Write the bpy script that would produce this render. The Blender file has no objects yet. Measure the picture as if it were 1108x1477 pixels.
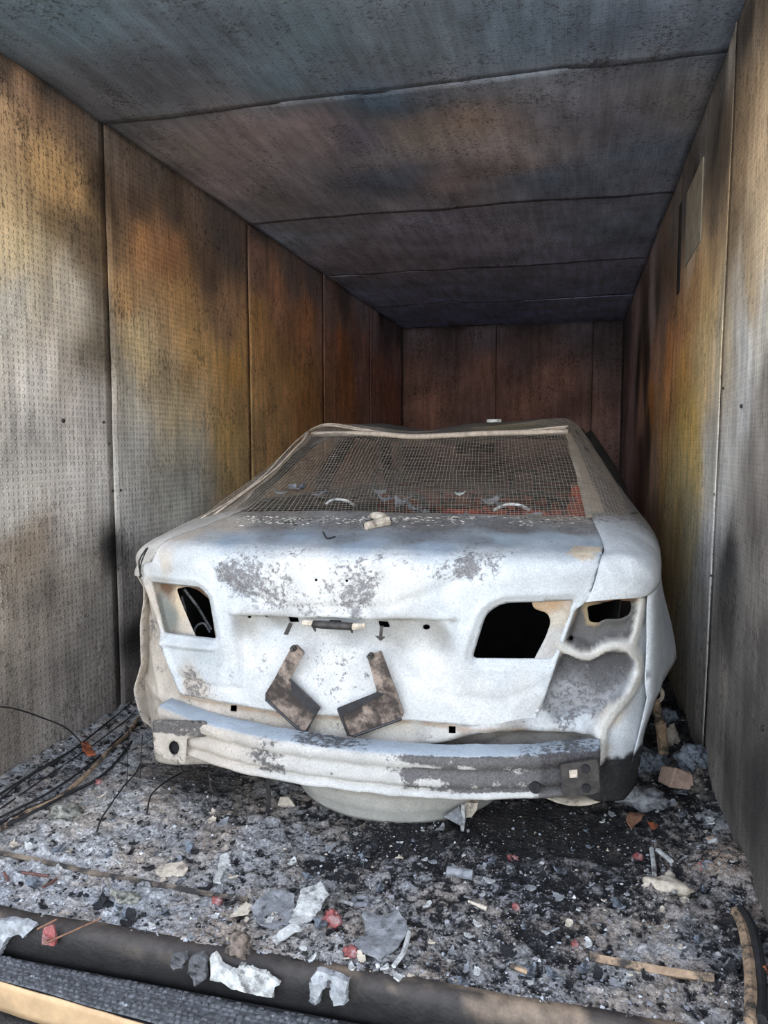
import bpy, bmesh, math, random
import numpy as np
from mathutils import Vector, Matrix, noise, geometry

random.seed(7)
C = bpy.context.scene.collection
S = bpy.context.scene

# ------------------------------------------------------------------ camera, sky, sun, exposure
F_PX, CX, CY, CAM_H = 1100.0, 554.0, 738.5, 1.2
PITCH = math.atan2(CY - 645.0, F_PX)
YAW = math.atan2((831.0 - CX) * math.cos(PITCH) / F_PX, 1.0)
FW = np.array([-math.sin(YAW) * math.cos(PITCH), math.cos(YAW) * math.cos(PITCH), -math.sin(PITCH)])
RT = np.array([math.cos(YAW), math.sin(YAW), 0.0])
UP = np.cross(RT, FW)
EYE = np.array([0.0, 0.0, CAM_H])
cam_data = bpy.data.cameras.new('camera')
cam_data.sensor_fit = 'HORIZONTAL'
cam_data.sensor_width = 36.0
cam_data.lens = 36.0 * F_PX / 1108.0
cam_data.clip_start = 0.05
cam = bpy.data.objects.new('camera', cam_data)
C.objects.link(cam)
cam.matrix_world = Matrix(((RT[0], UP[0], -FW[0], 0), (RT[1], UP[1], -FW[1], 0), (RT[2], UP[2], -FW[2], CAM_H), (0, 0, 0, 1)))
S.camera = cam

world = bpy.data.worlds.new('sky')
S.world = world
world.use_nodes = True
wn = world.node_tree.nodes
wl = world.node_tree.links
wn.clear()
w_out = wn.new('ShaderNodeOutputWorld')
w_bg = wn.new('ShaderNodeBackground')
w_sky = wn.new('ShaderNodeTexSky')
w_sky.sky_type = 'NISHITA'
w_sky.sun_disc = False
w_sky.sun_elevation = math.radians(42)
w_sky.sun_rotation = math.radians(20)
w_sky.air_density = 1.0
w_sky.dust_density = 3.0
w_sky.ozone_density = 1.0
w_hsv = wn.new('ShaderNodeHueSaturation')
w_hsv.inputs['Saturation'].default_value = 0.45
wl.new(w_sky.outputs[0], w_hsv.inputs['Color'])
wl.new(w_hsv.outputs[0], w_bg.inputs[0])
w_bg.inputs[1].default_value = 1.0
wl.new(w_bg.outputs[0], w_out.inputs[0])

sun_data = bpy.data.lights.new('sun', 'SUN')
sun_data.energy = 26.0
sun_data.angle = math.radians(0.6)
sun_data.color = (1.0, 0.94, 0.85)
sun = bpy.data.objects.new('sun', sun_data)
C.objects.link(sun)
sun.location = (2, 6, 8)
sun.rotation_euler = Vector((-0.25, -0.75, -0.68)).to_track_quat('-Z', 'Y').to_euler()

S.view_settings.view_transform = 'Standard'
S.view_settings.look = 'None'
S.view_settings.gamma = 1.0
S.view_settings.exposure = 0.32
S.view_settings.use_curve_mapping = False

# ------------------------------------------------------------------ measuring and mesh helpers
def ray(x, y):
    return FW + RT * (x - CX) / F_PX - UP * (y - CY) / F_PX

def at(x, y, Y):
    d = ray(x, y)
    return d * (Y / d[1]) + EYE

def on_z(x, y, z):
    d = ray(x, y)
    return d * ((z - CAM_H) / d[2]) + EYE

def on_x(x, y, X):
    d = ray(x, y)
    return d * (X / d[0]) + EYE

def on_sheet(x, y, fn, Y0=2.3):
    Y = Y0
    for _ in range(8):
        p = at(x, y, Y)
        Y = float(fn(p[0], p[2]))
    return at(x, y, Y)

def sstep(a, b, v):
    t = np.clip((np.asarray(v, float) - a) / (b - a), 0, 1)
    return t * t * (3 - 2 * t)

def lin(c):
    c = np.asarray(c, float) / 255.0
    return np.where(c <= 0.04045, c / 12.92, ((c + 0.055) / 1.055) ** 2.4)

def idw(pts, vals, q, power=3.0, eps=0.02):
    pts = np.asarray(pts, float); vals = np.asarray(vals, float); q = np.asarray(q, float)
    if vals.ndim == 1: vals = vals[:, None]
    out = np.zeros((len(q), vals.shape[1]))
    for i in range(0, len(q), 4000):
        d2 = ((q[i:i + 4000, None, :] - pts[None]) ** 2).sum(-1) + eps * eps
        w = d2 ** (-power / 2)
        out[i:i + 4000] = (w @ vals) / w.sum(1, keepdims=True)
    return out

def nz(p, s, seed=0.0, octs=3):
    v = Vector((p[0] * s + seed, p[1] * s - seed * 1.7, p[2] * s + seed * 0.3))
    return noise.fractal(v, 1.0, 2.0, octs)

def seg_dist(q, path):
    q = np.asarray(q, float); path = np.asarray(path, float)
    best = np.full(len(q), 1e9)
    for a, b in zip(path[:-1], path[1:]):
        ab = b - a
        t = np.clip(((q - a) @ ab) / max(ab @ ab, 1e-12), 0, 1)
        best = np.minimum(best, np.linalg.norm(q - (a + t[:, None] * ab), axis=1))
    return best

def inside(q, poly):
    q = np.asarray(q, float); n = len(poly)
    r = np.zeros(len(q), bool)
    for i in range(n):
        x1, y1 = poly[i]; x2, y2 = poly[(i + 1) % n]
        if y1 == y2: continue
        c = ((y1 > q[:, 1]) != (y2 > q[:, 1])) & (q[:, 0] < (x2 - x1) * (q[:, 1] - y1) / (y2 - y1) + x1)
        r ^= c
    return r

def rounded(poly, r, n=4):
    """Polygon with its corners rounded; r is one radius or one for each corner."""
    out = []
    N = len(poly)
    for i in range(N):
        p = np.array(poly[i], float); a = np.array(poly[i - 1], float); b = np.array(poly[(i + 1) % N], float)
        ri = r[i] if hasattr(r, '__len__') else r
        la, lb = np.linalg.norm(a - p), np.linalg.norm(b - p)
        k = min(ri, la * 0.45, lb * 0.45)
        if k < 1e-6:
            out.append(tuple(p)); continue
        p0 = p + (a - p) / la * k; p2 = p + (b - p) / lb * k
        for t in np.linspace(0, 1, n + 1):
            out.append(tuple((1 - t) ** 2 * p0 + 2 * t * (1 - t) * p + t * t * p2))
    return out

def densify(poly, step, closed=True):
    out = []
    N = len(poly)
    for i in range(N if closed else N - 1):
        a = np.array(poly[i], float); b = np.array(poly[(i + 1) % N], float)
        k = max(1, int(np.linalg.norm(b - a) / step))
        for j in range(k): out.append(tuple(a + (b - a) * j / k))
    if not closed: out.append(tuple(poly[-1]))
    return out

def cdt(outline, holes, step):
    """Triangles that fill a 2D outline with holes, with an inner grid of points."""
    outline = densify(outline, step)
    holes = [densify(h, step * 0.8) for h in holes]
    o = np.array(outline)
    (x0, y0), (x1, y1) = o.min(0), o.max(0)
    gx, gy = np.meshgrid(np.arange(x0 + step / 2, x1, step), np.arange(y0 + step / 2, y1, step))
    gx = gx + (np.arange(gx.shape[0]) % 2)[:, None] * step * 0.5
    g = np.stack([gx.ravel(), gy.ravel()], 1)
    keep = inside(g, outline) & (seg_dist(g, outline + outline[:1]) > step * 0.45)
    for h in holes:
        keep &= ~inside(g, h) & (seg_dist(g, h + h[:1]) > step * 0.45)
    g = g[keep]
    pts = list(outline); edges = [(i, (i + 1) % len(outline)) for i in range(len(outline))]
    for h in holes:
        k = len(pts); pts += h
        edges += [(k + i, k + (i + 1) % len(h)) for i in range(len(h))]
    pts += [tuple(p) for p in g]
    v, e, f, *_ = geometry.delaunay_2d_cdt([Vector(p) for p in pts], edges, [], 0, 1e-7)
    v = np.array([(p.x, p.y) for p in v]); f = np.array([list(t) for t in f])
    c = v[f].mean(1)
    ok = inside(c, outline)
    for h in holes: ok &= ~inside(c, h)
    return v, f[ok]

WORLD_LOC = {}
def set_attr(me, name, vals):
    vals = np.asarray(vals, np.float32)
    if vals.ndim == 1:
        a = me.attributes.new(name, 'FLOAT', 'POINT'); a.data.foreach_set('value', vals)
    else:
        if vals.shape[1] == 3: vals = np.concatenate([vals, np.ones((len(vals), 1), np.float32)], 1)
        a = me.color_attributes.new(name, 'FLOAT_COLOR', 'POINT'); a.data.foreach_set('color', np.ascontiguousarray(vals).ravel())

def obj(name, verts, faces, mat, parent=None, smooth=True, attrs=None, thick=0, origin=None, uv=None, offset=0.0):
    verts = np.asarray(verts, float)
    base = WORLD_LOC[parent.name] if parent is not None else np.zeros(3)
    org = np.array(origin, float) if origin is not None else (base if parent is not None else np.zeros(3))
    me = bpy.data.meshes.new(name)
    me.from_pydata([tuple(v) for v in verts - org], [], [tuple(int(i) for i in f) for f in faces])
    if smooth: me.polygons.foreach_set('use_smooth', [True] * len(me.polygons))
    for k, v in (attrs or {}).items(): set_attr(me, k, v)
    if uv is not None:
        uv = np.asarray(uv, float)
        l = me.uv_layers.new(name='UVMap')
        idx = np.zeros(len(me.loops), np.int32); me.loops.foreach_get('vertex_index', idx)
        l.data.foreach_set('uv', np.ascontiguousarray(uv[idx], dtype=np.float32).ravel())
    if mat: me.materials.append(mat)
    o = bpy.data.objects.new(name, me)
    C.objects.link(o)
    if parent is not None: o.parent = parent
    o.location = org - base
    WORLD_LOC[o.name] = org
    if thick:
        m = o.modifiers.new('thickness', 'SOLIDIFY'); m.thickness = thick; m.offset = offset
    return o

def thing(name, label, cat, loc, group=None):
    o = bpy.data.objects.new(name, None)
    C.objects.link(o)
    o.location = loc; o.empty_display_size = 0.1
    o['label'] = label; o['category'] = cat
    if group: o['group'] = group
    WORLD_LOC[o.name] = np.array(loc, float)
    return o

def tag(o, label, cat, group=None, kind=None):
    o['label'] = label; o['category'] = cat
    if group: o['group'] = group
    if kind: o['kind'] = kind
    return o

def struct(o):
    o['kind'] = 'structure'
    return o

class MB:
    """Collects simple shapes into one mesh."""
    def __init__(self): self.v = []; self.f = []
    def add(self, v, f):
        k = len(self.v); self.v += [tuple(p) for p in v]; self.f += [tuple(i + k for i in t) for t in f]
    def box(self, lo, hi, rot=None, piv=None):
        x0, y0, z0 = lo; x1, y1, z1 = hi
        v = [(x, y, z) for z in (z0, z1) for y in (y0, y1) for x in (x0, x1)]
        if rot is not None:
            p = Vector(piv if piv is not None else ((x0 + x1) / 2, (y0 + y1) / 2, (z0 + z1) / 2))
            v = [tuple(rot @ (Vector(q) - p) + p) for q in v]
        self.add(v, [(0, 2, 3, 1), (4, 5, 7, 6), (0, 1, 5, 4), (2, 6, 7, 3), (0, 4, 6, 2), (1, 3, 7, 5)])
    def tube(self, pts, r, n=6, caps=True):
        pts = [Vector(p) for p in pts]
        rr = r if hasattr(r, '__len__') else [r] * len(pts)
        v = []; f = []
        ref = None
        for i, p in enumerate(pts):
            t = (pts[min(i + 1, len(pts) - 1)] - pts[max(i - 1, 0)]).normalized()
            if ref is None: ref = Vector((0, 0, 1)) if abs(t.z) < 0.9 else Vector((1, 0, 0))
            a = t.cross(ref)
            if a.length < 1e-5: a = t.cross(Vector((0.3, 1, 0.2)))
            a.normalize(); b = t.cross(a).normalized(); ref = -b if False else ref
            for k in range(n):
                w = 2 * math.pi * k / n
                v.append(p + a * (math.cos(w) * rr[i]) + b * (math.sin(w) * rr[i]))
        for i in range(len(pts) - 1):
            for k in range(n):
                f.append((i * n + k, i * n + (k + 1) % n, (i + 1) * n + (k + 1) % n, (i + 1) * n + k))
        if caps:
            f.append(tuple(range(n))[::-1]); f.append(tuple(range((len(pts) - 1) * n, len(pts) * n)))
        self.add(v, f)
    def prism(self, poly, to3, d):
        """2D polygon extruded: to3(a, b, 0) is the front and to3(a, b, d) the back."""
        n = len(poly)
        v = [to3(a, b, 0) for a, b in poly] + [to3(a, b, d) for a, b in poly]
        f = [tuple(range(n)), tuple(range(n, 2 * n))[::-1]]
        f += [(i, i + n, (i + 1) % n + n, (i + 1) % n) for i in range(n)]
        self.add(v, f)
    def build(self, name, mat, parent=None, smooth=False, **k):
        return obj(name, self.v, self.f, mat, parent, smooth=smooth, **k)

def grid(nu, nv, fn):
    v = [fn(i / (nu - 1), j / (nv - 1)) for j in range(nv) for i in range(nu)]
    f = [(j * nu + i, j * nu + i + 1, (j + 1) * nu + i + 1, (j + 1) * nu + i) for j in range(nv - 1) for i in range(nu - 1)]
    return np.array(v, float), f

def catmull(P, t):
    P = [np.array(p, float) for p in P]
    n = len(P) - 1
    x = min(max(t, 0), 1) * n
    i = min(int(x), n - 1); u = x - i
    p0 = P[i - 1] if i > 0 else 2 * P[0] - P[1]
    p1, p2 = P[i], P[i + 1]
    p3 = P[i + 2] if i + 2 <= n else 2 * P[n] - P[n - 1]
    return 0.5 * (2 * p1 + (p2 - p0) * u + (2 * p0 - 5 * p1 + 4 * p2 - p3) * u * u + (3 * p1 - p0 - 3 * p2 + p3) * u ** 3)

def smooth_path(P, n):
    return [catmull(P, i / (n - 1)) for i in range(n)]

# ------------------------------------------------------------------ materials
class N:
    def __init__(self, name):
        self.m = bpy.data.materials.new(name); self.m.use_nodes = True
        self.t = self.m.node_tree; self.t.nodes.clear()
        self.out = self.t.nodes.new('ShaderNodeOutputMaterial')
        self.b = self.t.nodes.new('ShaderNodeBsdfPrincipled')
        self.t.links.new(self.b.outputs[0], self.out.inputs[0])
    def link(self, a, b): self.t.links.new(a, b)
    def put(self, sock, v):
        if hasattr(v, 'is_linked'): self.link(v, sock)
        else: sock.default_value = v
    def attr(self, name, col=True):
        n = self.t.nodes.new('ShaderNodeAttribute'); n.attribute_name = name
        return n.outputs['Color' if col else 'Fac']
    def obj_co(self):
        return self.t.nodes.new('ShaderNodeTexCoord').outputs['Object']
    def geo_co(self):
        return self.t.nodes.new('ShaderNodeNewGeometry').outputs['Position']
    def uv(self):
        return self.t.nodes.new('ShaderNodeTexCoord').outputs['UV']
    def noise(self, co, scale, detail=4, rough=0.55, dist=0.0, out=0):
        n = self.t.nodes.new('ShaderNodeTexNoise'); self.link(co, n.inputs['Vector'])
        n.inputs['Scale'].default_value = scale; n.inputs['Detail'].default_value = detail
        n.inputs['Roughness'].default_value = rough; n.inputs['Distortion'].default_value = dist
        return n.outputs[out]
    def voronoi(self, co, scale, feature='F1', out='Distance'):
        n = self.t.nodes.new('ShaderNodeTexVoronoi'); n.feature = feature
        self.link(co, n.inputs['Vector']); n.inputs['Scale'].default_value = scale
        return n.outputs[out]
    def math(self, op, a, b=None, c=None, clamp=False):
        n = self.t.nodes.new('ShaderNodeMath'); n.operation = op; n.use_clamp = clamp
        self.put(n.inputs[0], a)
        if b is not None: self.put(n.inputs[1], b)
        if c is not None: self.put(n.inputs[2], c)
        return n.outputs[0]
    def vmath(self, op, a, b=None, out=0):
        n = self.t.nodes.new('ShaderNodeVectorMath'); n.operation = op
        self.put(n.inputs[0], a)
        if b is not None: self.put(n.inputs[1], b)
        return n.outputs[out]
    def ramp(self, v, a, b, lo=0.0, hi=1.0):
        n = self.t.nodes.new('ShaderNodeMapRange'); n.interpolation_type = 'SMOOTHSTEP'
        self.put(n.inputs['Value'], v)
        n.inputs['From Min'].default_value = a; n.inputs['From Max'].default_value = b
        n.inputs['To Min'].default_value = lo; n.inputs['To Max'].default_value = hi
        return n.outputs[0]
    def mix(self, f, a, b, blend='MIX'):
        n = self.t.nodes.new('ShaderNodeMix'); n.data_type = 'RGBA'; n.blend_type = blend
        self.put(n.inputs[0], f)
        for s, v in ((n.inputs[6], a), (n.inputs[7], b)):
            if isinstance(v, (tuple, list, np.ndarray)): s.default_value = (v[0], v[1], v[2], 1)
            else: self.put(s, v)
        return n.outputs[2]
    def scale(self, co, s):
        return self.vmath('MULTIPLY', co, s)
    def bump(self, h, dist, strength=1.0, normal=None):
        n = self.t.nodes.new('ShaderNodeBump'); n.inputs['Distance'].default_value = dist
        n.inputs['Strength'].default_value = strength
        self.link(h, n.inputs['Height'])
        if normal is not None: self.link(normal, n.inputs['Normal'])
        return n.outputs[0]
    def done(self, col, rough=0.8, metal=0.0, normal=None, spec=0.5):
        if isinstance(col, (tuple, list, np.ndarray)): self.b.inputs['Base Color'].default_value = (col[0], col[1], col[2], 1)
        else: self.link(col, self.b.inputs['Base Color'])
        self.put(self.b.inputs['Roughness'], rough); self.put(self.b.inputs['Metallic'], metal)
        self.b.inputs['Specular IOR Level'].default_value = spec
        if normal is not None: self.link(normal, self.b.inputs['Normal'])
        return self.m

def mat_foil(name, pitch=0.026, dot=0.25, relief=0.0028):
    """Embossed foil sheet; Col is the soot and heat stain plus painted light offsetting falloff, foil how bare the metal is."""
    n = N(name)
    uv = n.uv(); pos = n.geo_co()
    cell = n.scale(uv, (1 / pitch, 1 / pitch, 0))
    fr = n.vmath('FRACTION', cell)
    ctr = n.vmath('SUBTRACT', fr, (0.5, 0.5, 0.0))
    d = n.vmath('LENGTH', ctr, out='Value')
    dim = n.ramp(d, 0.10, dot, 1.0, 0.0)
    ring = n.math('MULTIPLY', n.ramp(d, 0.16, 0.3), n.ramp(d, 0.3, 0.46, 1.0, 0.0))
    col = n.attr('Col')
    foil = n.attr('foil', False)
    streak = n.noise(n.scale(uv, (6.0, 0.7, 1)), 3.0, 5, 0.65)
    blot = n.noise(pos, 2.6, 6, 0.65)
    v = n.math('MULTIPLY', n.ramp(streak, 0.25, 0.75, 0.72, 1.28), n.ramp(blot, 0.25, 0.75, 0.72, 1.28))
    c = n.mix(1.0, col, v, 'MULTIPLY')
    vv = n.t.nodes.new('ShaderNodeCombineColor')
    for i in range(3): n.link(v, vv.inputs[i])
    c = n.mix(1.0, col, vv.outputs[0], 'MULTIPLY')
    sp = n.noise(n.scale(pos, (1.0, 1.0, 0.55)), 62.0, 4, 0.72)
    patch = n.noise(pos, 4.0, 3, 0.6)
    s_in = n.math('ADD', n.math('ADD', sp, n.math('MULTIPLY', dim, -0.10)), n.math('MULTIPLY', n.math('SUBTRACT', patch, 0.5), 0.45))
    soot = n.math('MULTIPLY', n.ramp(s_in, 0.55, 0.66), n.math('SUBTRACT', 1.0, n.math('MULTIPLY', foil, 0.93)))
    soot = n.math('MULTIPLY', soot, 0.62)
    c = n.mix(soot, c, (0.018, 0.014, 0.012))
    grime = n.math('MULTIPLY', n.math('MULTIPLY', ring, n.ramp(sp, 0.40, 0.62)), 0.45)
    c = n.mix(grime, c, (0.03, 0.026, 0.022))
    dot_glint = n.math('MULTIPLY', n.math('MULTIPLY', n.ramp(d, 0.05, 0.16, 1.0, 0.0), 0.75), n.ramp(blot, 0.3, 0.6))
    dot_glint = n.math('MULTIPLY', dot_glint, n.math('MULTIPLY_ADD', foil, 0.8, 0.2))
    c = n.mix(dot_glint, c, n.mix(0.6, c, (0.7, 0.69, 0.66)))  # lightens dimple crowns to imitate highlights on the foil
    fine = n.noise(pos, 180.0, 3, 0.6)
    wav = n.noise(n.scale(uv, (1.0, 0.35, 1)), 9.0, 3)
    nb = n.bump(wav, 0.02, 0.35)
    nb = n.bump(dim, relief, 0.9, nb)
    nb = n.bump(fine, 0.0012, 0.6, nb)
    rough = n.math('SUBTRACT', 0.78, n.math('MULTIPLY', foil, 0.36))
    metal = n.math('MULTIPLY', foil, 0.2)
    return n.done(c, rough, metal, nb, 0.35)

def mat_paint(name, scorch=(0.10, 0.095, 0.10), fine_bump=0.0012, rough=0.72, thr=0.5):
    """Fire-bared sheet metal: Col is the ash colour with some painted shade and sky tint, scorch where the flaked grey shows."""
    n = N(name)
    pos = n.geo_co()
    col = n.attr('Col'); sc = n.attr('scorch', False)
    n1 = n.noise(pos, 70.0, 9, 0.78)
    n2 = n.noise(pos, 9.0, 5, 0.6, 0.6)
    n3 = n.noise(pos, 170.0, 3, 0.6)
    mot = n.math('MULTIPLY', n.ramp(n2, 0.3, 0.7, 0.56, 0.73), n.ramp(n3, 0.3, 0.7, 0.86, 1.07))
    cc = n.t.nodes.new('ShaderNodeCombineColor')
    for i in range(3): n.link(mot, cc.inputs[i])
    c = n.mix(1.0, col, cc.outputs[0], 'MULTIPLY')
    t = n.math('ADD', n.math('MULTIPLY', n1, 1.15), n.math('MULTIPLY', n.noise(pos, 20.0, 4, 0.6, 1.0), 0.45))
    m = n.ramp(n.math('ADD', t, n.math('MULTIPLY_ADD', sc, 0.62, -1.11)), -0.05, 0.11)
    m = n.math('MULTIPLY', m, n.ramp(sc, 0.02, 0.2, 0.0, 0.9))
    tone = n.mix(n.ramp(n3, 0.3, 0.7), tuple(k * 0.7 for k in scorch), tuple(min(1, k * 1.9) for k in scorch))
    c = n.mix(m, c, tone)
    # thin dark crackle lines in the ash
    cr = n.noise(pos, 26.0, 5, 0.6, 1.3)
    line = n.math('ABSOLUTE', n.math('SUBTRACT', cr, 0.5))
    line = n.math('MULTIPLY', n.ramp(line, 0.0, 0.010, 1.0, 0.0), n.math('MULTIPLY_ADD', n.ramp(n2, 0.42, 0.6), 0.5, 0.03))
    c = n.mix(line, c, (0.16, 0.13, 0.12))
    speck = n.math('MULTIPLY', n.ramp(n.noise(pos, 260.0, 2, 0.5), 0.66, 0.72), 0.45)
    c = n.mix(speck, c, (0.14, 0.11, 0.09))
    nb = n.bump(n2, 0.008, 0.5)
    nb = n.bump(cr, 0.0015, 0.5, nb)
    h = n.math('ADD', n.math('MULTIPLY', n3, 0.7), n.math('MULTIPLY', m, -0.9))
    nb = n.bump(h, fine_bump, 0.8, nb)
    return n.done(c, rough, 0.0, nb, 0.35)

def mat_simple(name, c, rough=0.8, metal=0.0, var=0.35, scale=30.0, bump=0.002, c2=None, thr=(0.45, 0.6), spec=0.4):
    n = N(name)
    pos = n.obj_co()
    a = n.noise(pos, scale, 6, 0.65)
    v = n.ramp(a, 0.25, 0.75, 1 - var, 1 + var)
    cc = n.t.nodes.new('ShaderNodeCombineColor')
    for i in range(3): n.link(v, cc.inputs[i])
    col = n.mix(1.0, c, cc.outputs[0], 'MULTIPLY')
    if c2 is not None:
        b = n.noise(n.vmath('ADD', pos, (3.1, 1.7, 0.4)), scale * 0.7, 6, 0.7)
        col = n.mix(n.ramp(b, *thr), col, c2)
    return n.done(col, rough, metal, n.bump(n.noise(pos, scale * 4, 4, 0.6), bump, 0.8), spec)

def mat_attr(name, rough=0.85, var=0.3, scale=60.0, bump=0.003, spec=0.3):
    n = N(name)
    pos = n.geo_co()
    a = n.noise(pos, scale, 6, 0.7)
    v = n.ramp(a, 0.25, 0.75, 1 - var, 1 + var)
    cc = n.t.nodes.new('ShaderNodeCombineColor')
    for i in range(3): n.link(v, cc.inputs[i])
    col = n.mix(1.0, n.attr('Col'), cc.outputs[0], 'MULTIPLY')
    return n.done(col, rough, 0.0, n.bump(n.noise(pos, scale * 3, 4, 0.6), bump, 0.8), spec)

def mat_floor():
    n = N('ash_floor')
    pos = n.geo_co()
    col = n.attr('Col'); ash = n.attr('ash', False); bare = n.attr('bare', False)
    a = n.noise(pos, 30.0, 10, 0.76)
    b = n.noise(pos, 7.0, 8, 0.68, 0.5)
    c3 = n.noise(pos, 120.0, 5, 0.72)
    t = n.math('ADD', n.math('ADD', n.math('MULTIPLY', a, 0.9), n.math('MULTIPLY', b, 0.75)), n.math('MULTIPLY', c3, 0.5))
    m = n.ramp(n.math('ADD', t, n.math('MULTIPLY_ADD', ash, 1.15, -1.42)), -0.10, 0.26)
    v = n.math('MULTIPLY', n.ramp(c3, 0.3, 0.72, 0.6, 1.4), n.ramp(a, 0.3, 0.7, 0.6, 1.35))
    cc = n.t.nodes.new('ShaderNodeCombineColor')
    for i in range(3): n.link(v, cc.inputs[i])
    warm = n.mix(n.ramp(n.noise(pos, 5.0, 4, 0.6), 0.42, 0.62), col, n.mix(1.0, col, (1.0, 0.86, 0.74), 'MULTIPLY'))
    c = n.mix(m, (0.011, 0.011, 0.013), n.mix(1.0, warm, cc.outputs[0], 'MULTIPLY'))
    sp = n.math('MULTIPLY', n.ramp(n.noise(pos, 150.0, 3, 0.6), 0.62, 0.70), n.math('MULTIPLY', n.ramp(b, 0.35, 0.6), 0.8))
    c = n.mix(sp, c, (0.58, 0.58, 0.59))
    sp2 = n.math('MULTIPLY', n.ramp(n.noise(n.vmath('ADD', pos, (4, 2, 1)), 60.0, 5, 0.7), 0.60, 0.70), 0.8)
    c = n.mix(sp2, c, (0.010, 0.010, 0.012))
    fr = n.vmath('FRACTION', n.scale(pos, (40.0, 40.0, 0.0)))
    d = n.vmath('LENGTH', n.vmath('SUBTRACT', fr, (0.5, 0.5, 0.0)), out='Value')
    dim = n.ramp(d, 0.10, 0.3, 1.0, 0.0)
    bm_ = n.math('MULTIPLY', bare, n.ramp(a, 0.35, 0.55, 1.0, 0.55))
    c = n.mix(bm_, c, n.mix(n.math('MULTIPLY', dim, 0.35), (0.055, 0.048, 0.045), (0.16, 0.15, 0.14)))
    nb = n.bump(a, 0.010, 0.7)
    nb = n.bump(c3, 0.003, 0.8, nb)
    nb = n.bump(n.math('MULTIPLY', dim, bare), 0.004, 0.8, nb)
    return n.done(c, n.ramp(m, 0, 1, 0.62, 0.92), 0.0, nb, 0.35)

M = {}
M['foil'] = mat_foil('foil_panel')
M['foil_ceiling'] = mat_foil('sooted_ceiling_sheet', 0.020, 0.34, 0.0009)
M['paint'] = mat_paint('burnt_sheet_metal')
M['beam'] = mat_paint('burnt_beam_metal', (0.042, 0.039, 0.040))
M['shell'] = mat_simple('container_steel', (0.05, 0.047, 0.045), 0.8)
M['char'] = mat_simple('charred_interior', (0.016, 0.015, 0.015), 0.85, 0, 0.5, 18, 0.006)
M['rust'] = mat_simple('red_rust', (0.27, 0.045, 0.02), 0.9, 0, 0.5, 25, 0.003, (0.02, 0.015, 0.014), (0.48, 0.6))
M['steel_dark'] = mat_simple('dark_burnt_steel', (0.055, 0.05, 0.048), 0.55, 0.5, 0.4, 40, 0.001)
M['bracket'] = mat_simple('blistered_bracket_metal', (0.25, 0.195, 0.16), 0.6, 0.15, 0.5, 22, 0.002, (0.042, 0.032, 0.028), (0.38, 0.60))
M['bracket_edge'] = mat_simple('bracket_dark_metal', (0.038, 0.037, 0.04), 0.5, 0.3, 0.3, 40, 0.001)
M['net'] = mat_simple('galvanised_wire', (0.36, 0.31, 0.26), 0.6, 0.2, 0.3, 30, 0.0003)
M['net_edge'] = mat_simple('net_edge_cord', (0.45, 0.37, 0.30), 0.75, 0.0, 0.3, 40, 0.001)
M['ash_white'] = mat_simple('white_ash', (0.50, 0.50, 0.48), 0.9, 0, 0.35, 40, 0.004, (0.13, 0.125, 0.12), (0.47, 0.66))
M['ash_grey'] = mat_simple('grey_ash', (0.22, 0.225, 0.235), 0.9, 0, 0.45, 45, 0.003, (0.05, 0.05, 0.05), (0.5, 0.7))
M['ash_blue'] = mat_simple('blue_grey_flake', (0.20, 0.225, 0.26), 0.85, 0, 0.5, 60, 0.004, (0.035, 0.037, 0.042), (0.46, 0.62))
M['ash_cream'] = mat_simple('cream_flake', (0.52, 0.45, 0.36), 0.9, 0, 0.3, 50, 0.003, (0.2, 0.16, 0.13), (0.5, 0.68))
M['ash_crumbly'] = mat_simple('crumbly_ash', (0.34, 0.33, 0.28), 0.95, 0, 0.5, 60, 0.006, (0.08, 0.08, 0.075), (0.5, 0.64))
M['clod'] = mat_simple('brown_clod', (0.20, 0.155, 0.125), 0.95, 0, 0.5, 50, 0.006, (0.05, 0.045, 0.04), (0.48, 0.62))
M['soot_grey'] = mat_simple('sooty_grey_metal', (0.10, 0.10, 0.105), 0.7, 0, 0.6, 40, 0.003, (0.025, 0.025, 0.026), (0.46, 0.6))
M['ash_tan'] = mat_simple('tan_clay', (0.48, 0.33, 0.25), 0.9, 0, 0.25, 40, 0.003, (0.12, 0.1, 0.09), (0.58, 0.7))
M['red_melt'] = mat_simple('melted_red_plastic', (0.26, 0.07, 0.065), 0.5, 0, 0.5, 60, 0.003, (0.36, 0.25, 0.24), (0.48, 0.66))
M['orange_melt'] = mat_simple('orange_scrap', (0.36, 0.095, 0.035), 0.8, 0, 0.5, 60, 0.003, (0.05, 0.03, 0.025), (0.5, 0.62))
M['brown_scrap'] = mat_simple('brown_scrap', (0.20, 0.10, 0.06), 0.85, 0, 0.4, 50, 0.002)
M['black_char'] = mat_simple('black_char', (0.013, 0.013, 0.015), 0.8, 0, 0.5, 40, 0.004)
M['cable'] = mat_simple('burnt_cable', (0.018, 0.017, 0.018), 0.75, 0, 0.4, 60, 0.001)
M['wood_raw'] = mat_simple('raw_timber', (0.50, 0.33, 0.18), 0.75, 0, 0.2, 14, 0.001)
M['wood_burnt'] = mat_simple('scorched_lath', (0.32, 0.22, 0.14), 0.8, 0, 0.4, 30, 0.002, (0.04, 0.035, 0.03), (0.45, 0.62))
M['sill'] = mat_attr('scorched_sill_steel', 0.6, 0.4, 30.0, 0.003, 0.4)
M['ground'] = mat_simple('dry_soil', (0.30, 0.285, 0.255), 0.95, 0, 0.3, 6, 0.02, (0.22, 0.22, 0.16), (0.52, 0.6))
M['rail'] = mat_simple('sooty_rail', (0.15, 0.115, 0.085), 0.8, 0, 0.5, 16, 0.002, (0.02, 0.018, 0.017), (0.42, 0.58))
M['sliver'] = mat_simple('dull_red_brown', (0.13, 0.062, 0.05), 0.9, 0, 0.5, 50, 0.002)
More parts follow.
